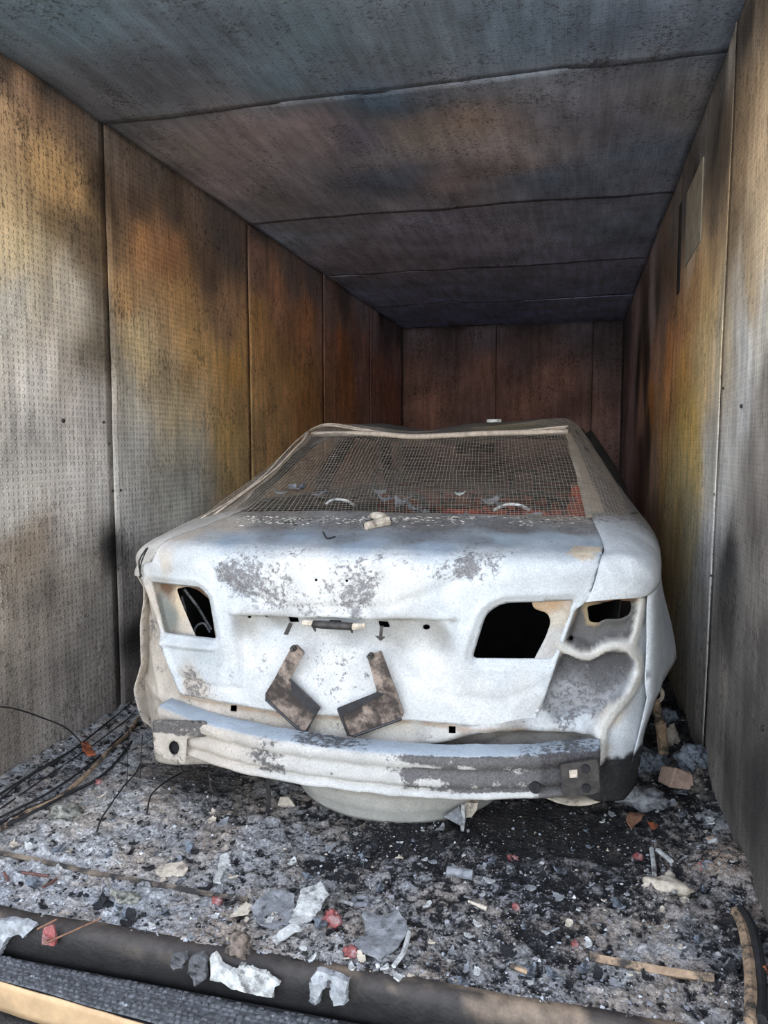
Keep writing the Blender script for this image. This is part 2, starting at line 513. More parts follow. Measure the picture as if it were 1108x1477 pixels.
M['floor'] = mat_floor()
M['flecks'] = mat_attr('ash_flecks')
M['grass'] = mat_simple('dry_grass', (0.16, 0.19, 0.06), 0.8)

# ------------------------------------------------------------------ the container: walls, ceiling, floor
XL, XR, YF, YB, ZC = -2.02, 0.49, 1.42, 8.93, 2.6

# soot and heat stains, with light painted in to offset falloff with depth: place in the photograph (mapped on to the sheet), fitted colour as sRGB, how bare the foil is
LEFT_STAIN_LIGHT = [
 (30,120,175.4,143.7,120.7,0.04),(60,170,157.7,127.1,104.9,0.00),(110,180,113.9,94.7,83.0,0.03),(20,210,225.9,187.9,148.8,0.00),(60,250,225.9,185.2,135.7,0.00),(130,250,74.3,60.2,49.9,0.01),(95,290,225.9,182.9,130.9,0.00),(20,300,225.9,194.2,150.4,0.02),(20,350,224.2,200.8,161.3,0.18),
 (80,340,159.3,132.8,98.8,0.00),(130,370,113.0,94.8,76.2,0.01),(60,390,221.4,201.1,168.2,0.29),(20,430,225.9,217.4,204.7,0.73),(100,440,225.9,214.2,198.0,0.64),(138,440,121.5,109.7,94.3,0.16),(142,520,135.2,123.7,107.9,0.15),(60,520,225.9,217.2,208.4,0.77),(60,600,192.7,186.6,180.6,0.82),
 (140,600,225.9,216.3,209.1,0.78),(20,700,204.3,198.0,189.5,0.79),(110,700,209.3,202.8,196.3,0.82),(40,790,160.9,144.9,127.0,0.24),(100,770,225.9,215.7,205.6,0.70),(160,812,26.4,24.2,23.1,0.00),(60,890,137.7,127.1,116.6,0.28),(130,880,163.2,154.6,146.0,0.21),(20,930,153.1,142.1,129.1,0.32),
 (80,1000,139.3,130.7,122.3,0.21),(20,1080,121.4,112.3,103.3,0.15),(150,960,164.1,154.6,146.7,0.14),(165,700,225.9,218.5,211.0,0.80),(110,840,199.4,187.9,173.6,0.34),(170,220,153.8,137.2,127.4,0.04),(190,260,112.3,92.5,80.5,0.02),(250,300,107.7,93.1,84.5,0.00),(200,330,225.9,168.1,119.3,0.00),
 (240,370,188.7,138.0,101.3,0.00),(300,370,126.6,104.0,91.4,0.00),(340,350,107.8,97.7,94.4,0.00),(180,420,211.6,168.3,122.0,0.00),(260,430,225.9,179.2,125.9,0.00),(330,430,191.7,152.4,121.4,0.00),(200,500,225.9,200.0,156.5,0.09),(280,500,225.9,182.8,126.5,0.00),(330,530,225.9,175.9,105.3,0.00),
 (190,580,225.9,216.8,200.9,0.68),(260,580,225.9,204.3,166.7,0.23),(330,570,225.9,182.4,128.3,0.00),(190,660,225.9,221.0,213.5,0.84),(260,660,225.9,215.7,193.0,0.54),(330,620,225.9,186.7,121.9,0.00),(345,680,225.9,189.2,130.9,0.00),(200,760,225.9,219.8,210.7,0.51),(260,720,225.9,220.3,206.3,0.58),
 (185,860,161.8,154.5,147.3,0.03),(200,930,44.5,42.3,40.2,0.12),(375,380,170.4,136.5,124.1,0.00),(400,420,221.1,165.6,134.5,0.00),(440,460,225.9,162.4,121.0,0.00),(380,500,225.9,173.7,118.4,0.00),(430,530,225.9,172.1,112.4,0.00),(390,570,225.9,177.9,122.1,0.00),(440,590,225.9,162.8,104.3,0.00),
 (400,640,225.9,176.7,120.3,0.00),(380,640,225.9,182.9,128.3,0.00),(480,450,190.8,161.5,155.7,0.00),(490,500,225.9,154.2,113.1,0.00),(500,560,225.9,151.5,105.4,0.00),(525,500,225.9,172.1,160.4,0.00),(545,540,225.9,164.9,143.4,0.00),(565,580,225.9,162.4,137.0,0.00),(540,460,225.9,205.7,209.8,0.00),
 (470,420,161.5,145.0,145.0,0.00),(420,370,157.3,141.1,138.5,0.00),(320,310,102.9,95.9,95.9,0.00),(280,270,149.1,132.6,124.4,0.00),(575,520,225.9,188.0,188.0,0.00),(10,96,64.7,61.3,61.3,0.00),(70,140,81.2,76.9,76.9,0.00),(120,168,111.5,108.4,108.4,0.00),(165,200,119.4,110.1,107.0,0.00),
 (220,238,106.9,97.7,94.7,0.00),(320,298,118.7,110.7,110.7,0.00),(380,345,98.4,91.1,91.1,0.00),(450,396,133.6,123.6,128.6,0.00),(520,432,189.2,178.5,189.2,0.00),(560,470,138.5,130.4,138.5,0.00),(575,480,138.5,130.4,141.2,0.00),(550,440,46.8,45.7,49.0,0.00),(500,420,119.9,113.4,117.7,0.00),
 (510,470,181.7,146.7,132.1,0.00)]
RIGHT_STAIN_LIGHT = [
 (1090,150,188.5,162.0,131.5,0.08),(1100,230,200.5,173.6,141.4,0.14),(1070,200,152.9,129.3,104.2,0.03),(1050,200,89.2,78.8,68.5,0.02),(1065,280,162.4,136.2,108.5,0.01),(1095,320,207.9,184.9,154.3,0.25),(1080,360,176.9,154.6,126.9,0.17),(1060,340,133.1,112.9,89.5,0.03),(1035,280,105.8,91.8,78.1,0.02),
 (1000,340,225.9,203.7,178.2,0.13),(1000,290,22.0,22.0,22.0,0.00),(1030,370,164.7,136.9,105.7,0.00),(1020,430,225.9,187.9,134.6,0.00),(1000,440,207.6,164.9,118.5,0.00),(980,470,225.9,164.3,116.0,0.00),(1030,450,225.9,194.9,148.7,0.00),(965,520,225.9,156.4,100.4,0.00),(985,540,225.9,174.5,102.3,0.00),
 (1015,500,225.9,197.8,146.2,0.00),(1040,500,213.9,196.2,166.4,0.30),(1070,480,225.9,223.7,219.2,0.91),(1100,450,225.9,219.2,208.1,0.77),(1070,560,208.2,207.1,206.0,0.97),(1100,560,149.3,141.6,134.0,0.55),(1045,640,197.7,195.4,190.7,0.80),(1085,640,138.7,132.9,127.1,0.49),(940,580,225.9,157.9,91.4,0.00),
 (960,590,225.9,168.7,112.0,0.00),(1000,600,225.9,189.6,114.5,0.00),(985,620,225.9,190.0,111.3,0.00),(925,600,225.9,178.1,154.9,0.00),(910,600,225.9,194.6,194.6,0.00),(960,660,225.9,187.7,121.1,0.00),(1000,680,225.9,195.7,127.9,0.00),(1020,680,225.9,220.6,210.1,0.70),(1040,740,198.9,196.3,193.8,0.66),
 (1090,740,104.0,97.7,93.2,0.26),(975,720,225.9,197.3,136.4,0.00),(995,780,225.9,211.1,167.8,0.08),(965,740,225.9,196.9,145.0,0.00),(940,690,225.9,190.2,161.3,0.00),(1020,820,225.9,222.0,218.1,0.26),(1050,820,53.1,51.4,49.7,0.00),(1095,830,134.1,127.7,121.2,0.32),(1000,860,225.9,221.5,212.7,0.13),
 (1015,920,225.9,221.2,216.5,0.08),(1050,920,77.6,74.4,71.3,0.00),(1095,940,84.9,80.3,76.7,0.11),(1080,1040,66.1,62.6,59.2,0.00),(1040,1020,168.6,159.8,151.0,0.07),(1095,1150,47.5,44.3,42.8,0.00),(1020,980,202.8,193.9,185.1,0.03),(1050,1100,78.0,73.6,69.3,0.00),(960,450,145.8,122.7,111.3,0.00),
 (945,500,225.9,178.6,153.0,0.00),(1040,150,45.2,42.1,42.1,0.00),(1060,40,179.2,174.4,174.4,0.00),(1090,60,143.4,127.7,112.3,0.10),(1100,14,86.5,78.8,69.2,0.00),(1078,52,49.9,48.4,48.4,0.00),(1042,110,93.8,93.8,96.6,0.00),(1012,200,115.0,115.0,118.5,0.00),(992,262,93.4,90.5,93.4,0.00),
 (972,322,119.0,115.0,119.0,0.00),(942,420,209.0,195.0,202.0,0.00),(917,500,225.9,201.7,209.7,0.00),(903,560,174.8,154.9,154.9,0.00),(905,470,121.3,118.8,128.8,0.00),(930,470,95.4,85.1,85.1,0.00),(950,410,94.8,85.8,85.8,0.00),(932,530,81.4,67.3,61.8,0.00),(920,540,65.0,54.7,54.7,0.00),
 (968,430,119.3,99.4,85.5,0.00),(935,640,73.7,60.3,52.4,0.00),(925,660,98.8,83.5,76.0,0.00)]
CEIL_STAIN_LIGHT = [
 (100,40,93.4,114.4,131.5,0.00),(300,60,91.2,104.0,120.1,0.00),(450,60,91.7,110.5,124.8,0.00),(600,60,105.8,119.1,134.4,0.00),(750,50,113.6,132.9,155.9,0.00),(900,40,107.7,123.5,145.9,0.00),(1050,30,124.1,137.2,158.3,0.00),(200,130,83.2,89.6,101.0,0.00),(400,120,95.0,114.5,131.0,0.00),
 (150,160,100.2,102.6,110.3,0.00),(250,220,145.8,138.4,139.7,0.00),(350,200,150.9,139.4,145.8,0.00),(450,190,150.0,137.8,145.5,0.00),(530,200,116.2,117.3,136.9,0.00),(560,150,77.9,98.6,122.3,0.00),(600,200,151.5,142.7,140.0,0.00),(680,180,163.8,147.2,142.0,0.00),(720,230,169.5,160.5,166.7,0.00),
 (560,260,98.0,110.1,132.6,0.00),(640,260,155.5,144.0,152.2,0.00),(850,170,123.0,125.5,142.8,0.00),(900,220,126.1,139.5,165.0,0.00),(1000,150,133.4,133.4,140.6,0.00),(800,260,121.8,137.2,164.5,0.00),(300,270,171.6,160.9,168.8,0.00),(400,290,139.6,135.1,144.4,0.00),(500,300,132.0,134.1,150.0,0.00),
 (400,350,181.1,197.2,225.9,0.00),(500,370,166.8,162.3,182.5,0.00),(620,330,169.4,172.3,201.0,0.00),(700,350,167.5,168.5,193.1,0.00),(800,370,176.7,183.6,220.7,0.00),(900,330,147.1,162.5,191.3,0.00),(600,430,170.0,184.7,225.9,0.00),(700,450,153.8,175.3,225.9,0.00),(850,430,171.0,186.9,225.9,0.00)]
BACK_STAIN_LIGHT = [
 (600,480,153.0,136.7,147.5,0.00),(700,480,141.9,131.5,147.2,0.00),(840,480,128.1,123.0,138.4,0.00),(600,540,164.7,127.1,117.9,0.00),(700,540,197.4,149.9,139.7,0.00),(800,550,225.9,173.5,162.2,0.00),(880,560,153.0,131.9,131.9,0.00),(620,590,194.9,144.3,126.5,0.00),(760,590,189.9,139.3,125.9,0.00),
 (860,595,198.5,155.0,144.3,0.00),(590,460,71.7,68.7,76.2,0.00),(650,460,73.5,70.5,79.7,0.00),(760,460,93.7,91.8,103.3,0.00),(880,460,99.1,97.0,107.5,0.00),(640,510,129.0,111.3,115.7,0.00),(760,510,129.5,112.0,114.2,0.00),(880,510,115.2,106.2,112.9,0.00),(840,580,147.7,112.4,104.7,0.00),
 (600,680,58.0,38.0,31.0,0.00),(700,700,54.0,36.0,30.0,0.00),(820,690,54.0,36.0,30.0,0.00)]  # lowest samples darkened to imitate the dim view through the car

def stain_light_setup(samples, to_plane, axis):
    pts = []; cols = []; foil = []
    for x, y, r, g, b, k in samples:
        p = to_plane(x, y)
        pts.append((p[axis[0]], p[axis[1]]))
        cols.append(lin((r, g, b))); foil.append(k)
    return pts, cols, foil

def panel_wall(name, plane, samples, to_plane, axis, corners, place, slab, mat):
    """A wall: steel behind, one embossed sheet for each panel in front, screws along its seams."""
    lo, hi = slab
    mb = MB(); mb.box(lo, hi)
    wall = struct(mb.build(name, M['shell']))
    pts, cols, foil = stain_light_setup(samples, to_plane, axis)
    for k, (a0, a1, b0, b1) in enumerate(corners):
        # a0,a1: panel edges at low b and high b: ((lowb_start, highb_start), (lowb_end, highb_end))
        nu = max(8, int(abs(a1[0] - a0[0]) / 0.045)); nv = max(8, int(abs(b1 - b0) / 0.045))
        V = []; UV = []; Q = []
        rnd = random.Random(k * 13 + len(name))
        curl0, curl1, ph = rnd.uniform(0.000, 0.004), rnd.uniform(0.001, 0.006), rnd.uniform(0, 9)
        for j in range(nv):
            b = b0 + (b1 - b0) * j / (nv - 1)
            s0 = a0[0] + (a0[1] - a0[0]) * j / (nv - 1); s1 = a1[0] + (a1[1] - a1[0]) * j / (nv - 1)
            for i in range(nu):
                u = i / (nu - 1)
                wob = 0.002 * math.sin(b * 5 + ph)
                a = s0 + (s1 - s0) * u + (wob if i in (0, nu - 1) else 0)
                d = 0.012 + 0.004 * nz((a, b, 0.0), 1.3, 2.0, 2)
                d += curl1 * max(0, (u - 0.9) / 0.1) ** 2 * (0.4 + abs(nz((b, k, 0), 1.5))) + curl0 * max(0, (0.06 - u) / 0.06) ** 2
                V.append(place(a, b, max(d, 0.002) + 0.0015 * (k % 2))); UV.append((a, b)); Q.append((a, b))
        f = [(j * nu + i, j * nu + i + 1, (j + 1) * nu + i + 1, (j + 1) * nu + i) for j in range(nv - 1) for i in range(nu - 1)]
        jit = np.array([(0.10 * nz((q[0], q[1], 1.0), 2.2, 5.0, 3), 0.14 * nz((q[0], q[1], 4.0), 2.2, 9.0, 3)) for q in Q])
        q2 = np.array(Q) + jit
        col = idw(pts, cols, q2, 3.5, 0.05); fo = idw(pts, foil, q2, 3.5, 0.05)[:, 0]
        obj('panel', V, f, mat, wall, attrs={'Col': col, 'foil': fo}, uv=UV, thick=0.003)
    return wall

LS = [1.44, 3.04, 4.55, 6.02, 7.48, 8.92]
wall_left = panel_wall('wall_left', XL, LEFT_STAIN_LIGHT, lambda x, y: on_x(x, y, XL), (1, 2),
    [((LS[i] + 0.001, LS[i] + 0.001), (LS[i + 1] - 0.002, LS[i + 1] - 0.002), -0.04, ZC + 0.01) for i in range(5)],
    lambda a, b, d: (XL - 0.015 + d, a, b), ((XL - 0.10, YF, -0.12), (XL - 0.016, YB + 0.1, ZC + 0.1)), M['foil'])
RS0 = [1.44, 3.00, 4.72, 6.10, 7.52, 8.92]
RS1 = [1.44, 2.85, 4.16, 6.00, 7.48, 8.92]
wall_right = panel_wall('wall_right', XR, RIGHT_STAIN_LIGHT, lambda x, y: on_x(x, y, XR), (1, 2),
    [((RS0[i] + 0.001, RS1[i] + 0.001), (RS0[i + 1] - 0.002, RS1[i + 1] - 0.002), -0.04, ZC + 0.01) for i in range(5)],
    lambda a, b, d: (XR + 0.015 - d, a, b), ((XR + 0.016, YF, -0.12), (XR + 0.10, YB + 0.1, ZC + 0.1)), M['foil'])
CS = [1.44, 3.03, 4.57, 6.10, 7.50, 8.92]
ceiling = panel_wall('ceiling', ZC, CEIL_STAIN_LIGHT, lambda x, y: on_z(x, y, ZC), (0, 1),
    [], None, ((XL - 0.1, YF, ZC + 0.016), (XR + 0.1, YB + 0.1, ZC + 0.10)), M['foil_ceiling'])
pts, cols, foil = stain_light_setup(CEIL_STAIN_LIGHT, lambda x, y: on_z(x, y, ZC), (0, 1))
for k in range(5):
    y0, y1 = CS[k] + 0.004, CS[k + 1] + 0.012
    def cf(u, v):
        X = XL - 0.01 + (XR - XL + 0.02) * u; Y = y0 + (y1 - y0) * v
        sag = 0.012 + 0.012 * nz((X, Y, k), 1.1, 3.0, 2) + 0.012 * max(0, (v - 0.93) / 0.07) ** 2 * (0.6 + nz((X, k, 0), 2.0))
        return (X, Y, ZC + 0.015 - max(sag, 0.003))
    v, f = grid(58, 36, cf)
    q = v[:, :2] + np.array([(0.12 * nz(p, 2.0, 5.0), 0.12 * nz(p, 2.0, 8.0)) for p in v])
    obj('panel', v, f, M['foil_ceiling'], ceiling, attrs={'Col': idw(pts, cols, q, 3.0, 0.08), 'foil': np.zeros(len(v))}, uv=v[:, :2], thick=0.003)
mb = MB(); mb.box((XL - 0.1, YB + 0.012, -0.12), (XR + 0.1, YB + 0.1, ZC + 0.1))
wall_back = struct(mb.build('wall_back', M['shell']))
pts, cols, foil = stain_light_setup(BACK_STAIN_LIGHT, lambda x, y: at(x, y, YB), (0, 2))
BS = [XL + 0.012, -0.91, 0.16, XR - 0.012]
for k in range(3):
    def bf(u, v):
        X = BS[k] + 0.004 + (BS[k + 1] - BS[k] - 0.008) * u; Z = 2.62 * v - 0.03
        return (X, YB - 0.004 - 0.008 * (1 + nz((X, Z, k), 1.5)) * (0.3 if 0.05 < u < 0.95 else 1), Z)
    v, f = grid(20, 40, bf)
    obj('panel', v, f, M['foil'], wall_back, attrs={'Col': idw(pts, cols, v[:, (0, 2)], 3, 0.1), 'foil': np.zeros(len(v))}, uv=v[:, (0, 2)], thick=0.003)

# screws and small fixings on the side walls
def screws(wall, spots, X, sgn):
    for x, y, r in spots:
        p = on_x(x, y, X)
        mb = MB()
        mb.tube([p + np.array((-sgn * 0.004, 0, 0)), p + np.array((sgn * 0.0015, 0, 0)), p + np.array((sgn * 0.0035, 0, 0))], [r, r, r * 0.6], 8)
        mb.build('screw', M['steel_dark'], wall)
screws(wall_left, [(92, 607, 0.009), (150, 609, 0.006), (163, 708, 0.006), (174, 707, 0.006), (170, 820, 0.007), (158, 640, 0.005), (156, 520, 0.006)], XL + 0.002, 1)
screws(wall_right, [(1031, 713, 0.006), (1069, 586, 0.006), (1026, 830, 0.006), (1043, 560, 0.005), (1100, 1050, 0.008)], XR - 0.002, -1)
# the bare board and open joint high on the right wall
mb = MB(); p0, p1 = on_x(1014, 305, XR), on_x(986, 408, XR)
mb.box((XR - 0.004, p0[1] + 0.02, 2.06), (XR + 0.006, p1[1] - 0.05, 2.40))
board = mb.build('board', mat_simple('bare_board', (0.30, 0.265, 0.22), 0.9, 0, 0.25, 12), wall_right); board['label'] = 'bare grey board behind the torn sheet'
mb = MB(); mb.box((XR - 0.006, 4.17, 1.98), (XR + 0.006, 4.25, 2.42))
mb.build('joint_gap', M['black_char'], wall_right)

# ------------------------------------------------------------------ floor
FLOOR_SAMPLES = [  # x, y in the photograph, ash amount, ash colour
 (20,1190,.62,150,158,165),(60,1140,.45,120,130,140),(110,1110,.40,110,118,126),(160,1060,.5,140,150,160),(100,1200,.72,165,168,166),(180,1160,.78,165,164,160),(240,1170,.66,150,150,150),(150,1130,.7,160,160,155),
 (60,1230,.72,165,168,172),(160,1220,.70,165,168,170),(260,1210,.62,140,142,145),(300,1150,.42,110,105,100),(350,1150,.50,120,115,108),(330,1210,.60,150,152,155),(420,1220,.55,140,142,145),
 (40,1270,.80,150,160,172),(120,1290,.75,145,155,165),(200,1310,.72,150,158,165),(290,1330,.66,140,142,148),(400,1290,.5,140,138,135),(350,1340,.66,150,145,138),(450,1290,.45,130,128,125),
 (470,1240,.3,100,104,112),(560,1215,.12,70,72,80),(640,1230,.25,110,110,112),(720,1200,.12,70,66,64),(800,1190,.25,74,66,62),(860,1200,.16,70,66,64),(560,1270,.38,130,134,142),(660,1270,.42,145,150,158),
 (750,1270,.22,115,125,140),(800,1290,.18,110,120,140),(700,1330,.45,130,125,120),(620,1350,.5,140,136,132),(500,1340,.55,150,146,140),(780,1340,.10,80,85,95),(840,1320,.45,135,125,115),(900,1330,.6,140,125,110),
 (960,1330,.62,150,140,130),(920,1360,.82,175,176,178),(960,1370,.78,170,172,174),(1000,1330,.35,110,115,125),(1040,1260,.62,150,130,112),(1010,1240,.4,120,108,98),(940,1250,.25,100,96,92),(900,1220,.22,90,84,80),
 (820,1390,.35,120,115,112),(760,1410,.62,150,152,155),(700,1400,.55,140,142,145),(640,1420,.5,130,130,130),(900,1420,.72,150,150,150),(1000,1440,.62,140,138,136),(1060,1420,.3,90,95,105),(1090,1380,.35,110,118,128),
 (960,1150,.2,80,78,76),(1000,1120,.42,120,118,116),(1020,1180,.45,125,132,140),(960,1080,.25,90,95,100),(960,1030,.2,80,88,95),(1050,1320,.45,120,110,100),(880,1280,.25,110,115,125),(740,1390,.3,110,110,112),(650,1385,.25,100,100,105),(860,1440,.7,150,145,140)]
fs_pts = []; fs_ash = []; fs_col = []
for x, y, a, r, g, b in FLOOR_SAMPLES:
    p = on_z(x, y, 0); fs_pts.append((p[0], p[1])); fs_ash.append(a); gm = lin((r, g, b)).mean(); fs_col.append((lin((r, g, b)) * 0.4 + np.array((1.03, 1.0, .97)) * gm * 0.6) * 1.3)
MOUNDS = [(180,1160,.25,.020),(250,1150,.2,.02),(100,1200,.2,.015),(1000,1110,.14,.05),(960,1040,.14,.035),(1040,1250,.12,.035),(930,1160,.10,.03),(960,1290,.1,.02),(450,1330,.12,.015),(560,1350,.12,.012),(350,1230,.15,.015),(190,1090,.15,.03)]
MD = [(on_z(x, y, 0)[:2], s, h) for x, y, s, h in MOUNDS]
BARE = [(on_z(x, y, -.03)[:2], s) for x, y, s in [(800, 1195, .17), (720, 1185, .10), (300, 1130, .14), (250, 1118, .12)]]
def bare_at(X, Y):
    return min(1.0, sum(math.exp(-((X - c[0]) ** 2 + (Y - c[1]) ** 2) / (s * s)) for c, s in BARE) * 1.3)
def fz(X, Y):
    z = -0.022
    for c, s, h in MD:
        d2 = ((X - c[0]) ** 2 + (Y - c[1]) ** 2) / (s * s)
        if d2 < 9: z += h * math.exp(-d2)
    edge = max(0.0, 1 - abs(X - XL) / 0.22) + max(0.0, 1 - abs(X - XR) / 0.15)
    z += 0.022 * edge
    k = 1 - 0.85 * bare_at(X, Y)
    n1 = noise.fractal(Vector((X * 5, Y * 5, 1.3)), 1.0, 2.0, 3)
    n2 = noise.fractal(Vector((X * 24, Y * 24, 4.1)), 0.7, 2.1, 4)
    n3 = 1 - abs(noise.noise(Vector((X * 13, Y * 13, 8.0)))) * 2
    z += k * (0.012 * n1 + 0.012 * n2 + 0.010 * max(0, n3 - 0.25)) - 0.006 * (1 - k)
    if Y < 1.72: z += 0.006 * min(1, (1.72 - Y) / 0.1)
    return z
FN = [0, 0]
nx, ny = 430, 420
def ff(u, v):
    X = XL - 0.01 + (XR - XL + 0.02) * u
    Y = 1.60 + 2.7 * v ** 1.35
    return (X, Y, fz(X, Y))
v, f = grid(nx, ny, ff)
q = v[:, :2] + np.array([(0.05 * nz(p, 5.0, 5.0), 0.05 * nz(p, 5.0, 8.0)) for p in v])
rel = np.array([noise.fractal(Vector((p[0] * 24, p[1] * 24, 4.1)), 0.7, 2.1, 4) + 0.6 * noise.fractal(Vector((p[0] * 60, p[1] * 60, 2.1)), 0.7, 2.1, 2) for p in v])
crest = np.clip(rel, -1, 1) * 0.55
floor = struct(obj('floor', v, f, M['floor'], attrs={'Col': idw(fs_pts, fs_col, q, 3, 0.05), 'ash': np.clip(idw(fs_pts, fs_ash, q, 3, 0.05)[:, 0] * (1 + crest * 1.2) + crest * 0.15 - .03, 0, 1.2), 'bare': [bare_at(p[0], p[1]) for p in v]}))
mb = MB(); mb.box((XL - 0.1, 1.62, -0.16), (XR + 0.1, YB + 0.1, -0.075)); mb.box((XL - 0.01, 4.25, -0.075), (XR + 0.01, YB, -0.025))
mb.build('floor_plate', M['char'], floor)

def on_floor(x, y):
    z = 0.0
    for _ in range(4):
        p = on_z(x, y, z); z = fz(p[0], p[1])
    return on_z(x, y, z)

# ground in front of the container
v, f = grid(60, 60, lambda u, w: (-30 + 60 * u, -58 + 59.55 * (1 - (1 - w) ** 2), -0.20 + 0.02 * nz((u * 16, w * 12, 0), 1.5)))
ground = struct(obj('ground', v, f, M['ground']))
v, f = grid(90, 30, lambda u, w: (-2.6 + 3.6 * u, 0.95 + 0.62 * w, -0.185 + 0.02 * nz((u * 30, w * 6, 0), 1.5, 0, 4) - 0.02 * (1 - w)))
obj('scorched_soil', v, f, mat_simple('scorched_soil', (0.035, 0.030, 0.026), 0.95, 0, 0.5, 30, 0.01, (0.09, 0.075, 0.055), (0.55, 0.66)), ground)

# rounded steel sill at the mouth of the container, brown and sooty
prof = [(1.625, -0.02), (1.61, -0.006), (1.595, -0.006), (1.58, -0.014), (1.572, -0.03), (1.570, -0.06), (1.575, -0.10), (1.60, -0.17), (1.66, -0.17)]
V = []
NS = 120
for i in range(NS):
    X = XL - 0.05 + (XR - XL + 0.1) * i / (NS - 1)
    for (y, z) in prof:
        V.append((X, y + 0.004 * nz((X, z, 0), 4), z + 0.005 * nz((X, y, 3), 5)))
k = len(prof)
f = [(i * k + j, (i + 1) * k + j, (i + 1) * k + j + 1, i * k + j + 1) for i in range(NS - 1) for j in range(k - 1)]
sc_ = []
for p in V:
    k_ = nz((p[0], p[1] * 3, p[2] * 3), 5, 3.0, 4); t_ = sstep(-.055, -.015, p[2] + .02 * k_)
    tan = sstep(.05, .35, k_ - .15 + .6 * sstep(-.6, .0, p[0])) * sstep(-.045, -.02, p[2])
    c_ = np.array((.014, .013, .013)) * (1 - t_) + np.array((.036, .029, .025)) * t_
    sc_.append(c_ * (1 - tan) + np.array((.17, .125, .088)) * tan)
sill = obj('sill_beam', V, f, M['sill'], thick=0.004, attrs={'Col': sc_})
tag(sill, 'dark scorched steel sill running across the mouth of the container', 'sill')
# charred timber in front of the sill
WB1 = 1.555
def wb(X):  # the timber is turned a little against the sill
    return 1.474 - 0.09 * (X + 1.33)
V = []
nxw, nyw = 860, 60
rb = random.Random(3)
rows = [0]; 
while rows[-1] < 1.0: rows.append(rows[-1] + rb.uniform(0.08, 0.16))
rowoff = [rb.uniform(0, 1) for _ in rows]
def char_h(X, t):
    r = 0
    while r + 1 < len(rows) and rows[r + 1] < t: r += 1
    r0, r1 = rows[r], rows[min(r + 1, len(rows) - 1)]
    tt = (t - r0) / max(r1 - r0, 1e-5)
    cw = 0.017
    xx = X / cw + rowoff[r] + 0.5 * noise.noise(Vector((X * 14, r * 2.1, 0)))
    c = math.floor(xx); fx = xx - c
    e = min(tt, 1 - tt) * (r1 - r0) * 0.12; ex = min(fx, 1 - fx) * cw
    m = min(1, min(e, ex * 0.9) / 0.0030)
    return 0.006 * m * (0.55 + 0.45 * noise.cell(Vector((c * 1.0 + 0.5, r + 0.5, 0)))) + 0.006 * noise.noise(Vector((X * 5, t * 2, 2)))
for j in range(nyw):
    t = j / (nyw - 1)
    for i in range(nxw):
        X = -2.0 + 2.1 * i / (nxw - 1)
        V.append((X, wb(X) + (WB1 - wb(X)) * t, -0.092 + char_h(X, t) - 0.010 * max(0, t - 0.85) / 0.15))
f = [(j * nxw + i, j * nxw + i + 1, (j + 1) * nxw + i + 1, (j + 1) * nxw + i) for j in range(nyw - 1) for i in range(nxw - 1)]
root = thing('timber_beam', 'thick timber with cracked charred top and raw pale front face', 'timber', (-0.75, 1.49, -0.172))
char_mat = mat_simple('alligator_char', (0.075, 0.077, 0.082), 0.6, 0, 0.6, 60, 0.002, (0.32, 0.33, 0.34), (0.58, 0.72))
obj('charred_top', V, f, char_mat, root, smooth=False)
mb = MB(); mb.prism([(-2.2, wb(-2.2) + 0.003), (0.7, wb(0.7) + 0.003), (0.7, WB1), (-2.2, WB1)], lambda a, b, e: (a, b, -0.172 + e), 0.075); mb.build('core', M['black_char'], root)
v, f = grid(60, 6, lambda u, w: (-2.2 + 2.9 * u, wb(-2.2 + 2.9 * u) - 0.002 - 0.002 * nz((u * 10, w, 0), 3), -0.172 + 0.076 * w + 0.003 * nz((u * 20, 0, 0), 2)))
obj('front_face', v, f, M['wood_raw'], root, thick=0.004)['label'] = 'pale raw wood front face'

# ------------------------------------------------------------------ the burnt car
XM = -0.68            # where the shoved boot lid is centred
XCAR = -0.615         # where the body is centred
car = thing('burnt_car', 'burnt out white saloon car seen from behind, lamps and glass gone', 'car', (XCAR, 2.2, 0.0))
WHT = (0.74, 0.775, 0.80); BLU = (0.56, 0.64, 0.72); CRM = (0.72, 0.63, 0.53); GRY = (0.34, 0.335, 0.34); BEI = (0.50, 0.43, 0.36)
DRK = (0.05, 0.047, 0.047); RUS = (0.36, 0.20, 0.11); PAL = (0.80, 0.80, 0.79)

PROF = [(0.56, 0.962), (0.42, 0.945), (0.28, 0.924), (0.16, 0.905), (0.09, 0.893), (0.05, 0.884), (0.025, 0.872), (0.010, 0.856), (0.002, 0.838), (0.0, 0.815),
        (0.004, 0.76), (0.010, 0.70), (0.014, 0.62), (0.016, 0.55), (0.020, 0.47), (0.030, 0.39), (0.045, 0.30)]
PY = np.array([p[0] for p in PROF]); PZ = np.array([p[1] for p in PROF])
PS = np.concatenate([[0], np.cumsum(np.hypot(np.diff(PY), np.diff(PZ)))])
def plan(X): return 2.2 + 0.10 * np.abs((np.asarray(X) - XM) / 0.74) ** 2.6
def face_y(X, Z): return plan(X) + np.interp(-Z, -PZ[6:], PY[6:])
def lid_face(x, y):
    p = on_sheet(x, y, face_y, 2.25)
    return (p[0], float(np.interp(-p[2], -PZ[6:], PS[6:])))
def lid_deck(x, y):
    Y = 2.5
    for _ in range(30):
        z = np.interp(-(Y - 2.24), -PY[:8], PZ[:8])
        p = on_z(x, y, z)
        Yn = p[1] - (plan(p[0]) - 2.2) + 0.04
        Y = 0.5 * Y + 0.5 * Yn
    p = on_z(x, y, z)
    return (p[0], float(np.interp(-(p[1] - plan(p[0])), -PY[:10], PS[:10])))
def lid_point(X, s):
    return np.stack([X, plan(X) + np.interp(s, PS, PY), np.interp(s, PS, PZ)], -1)
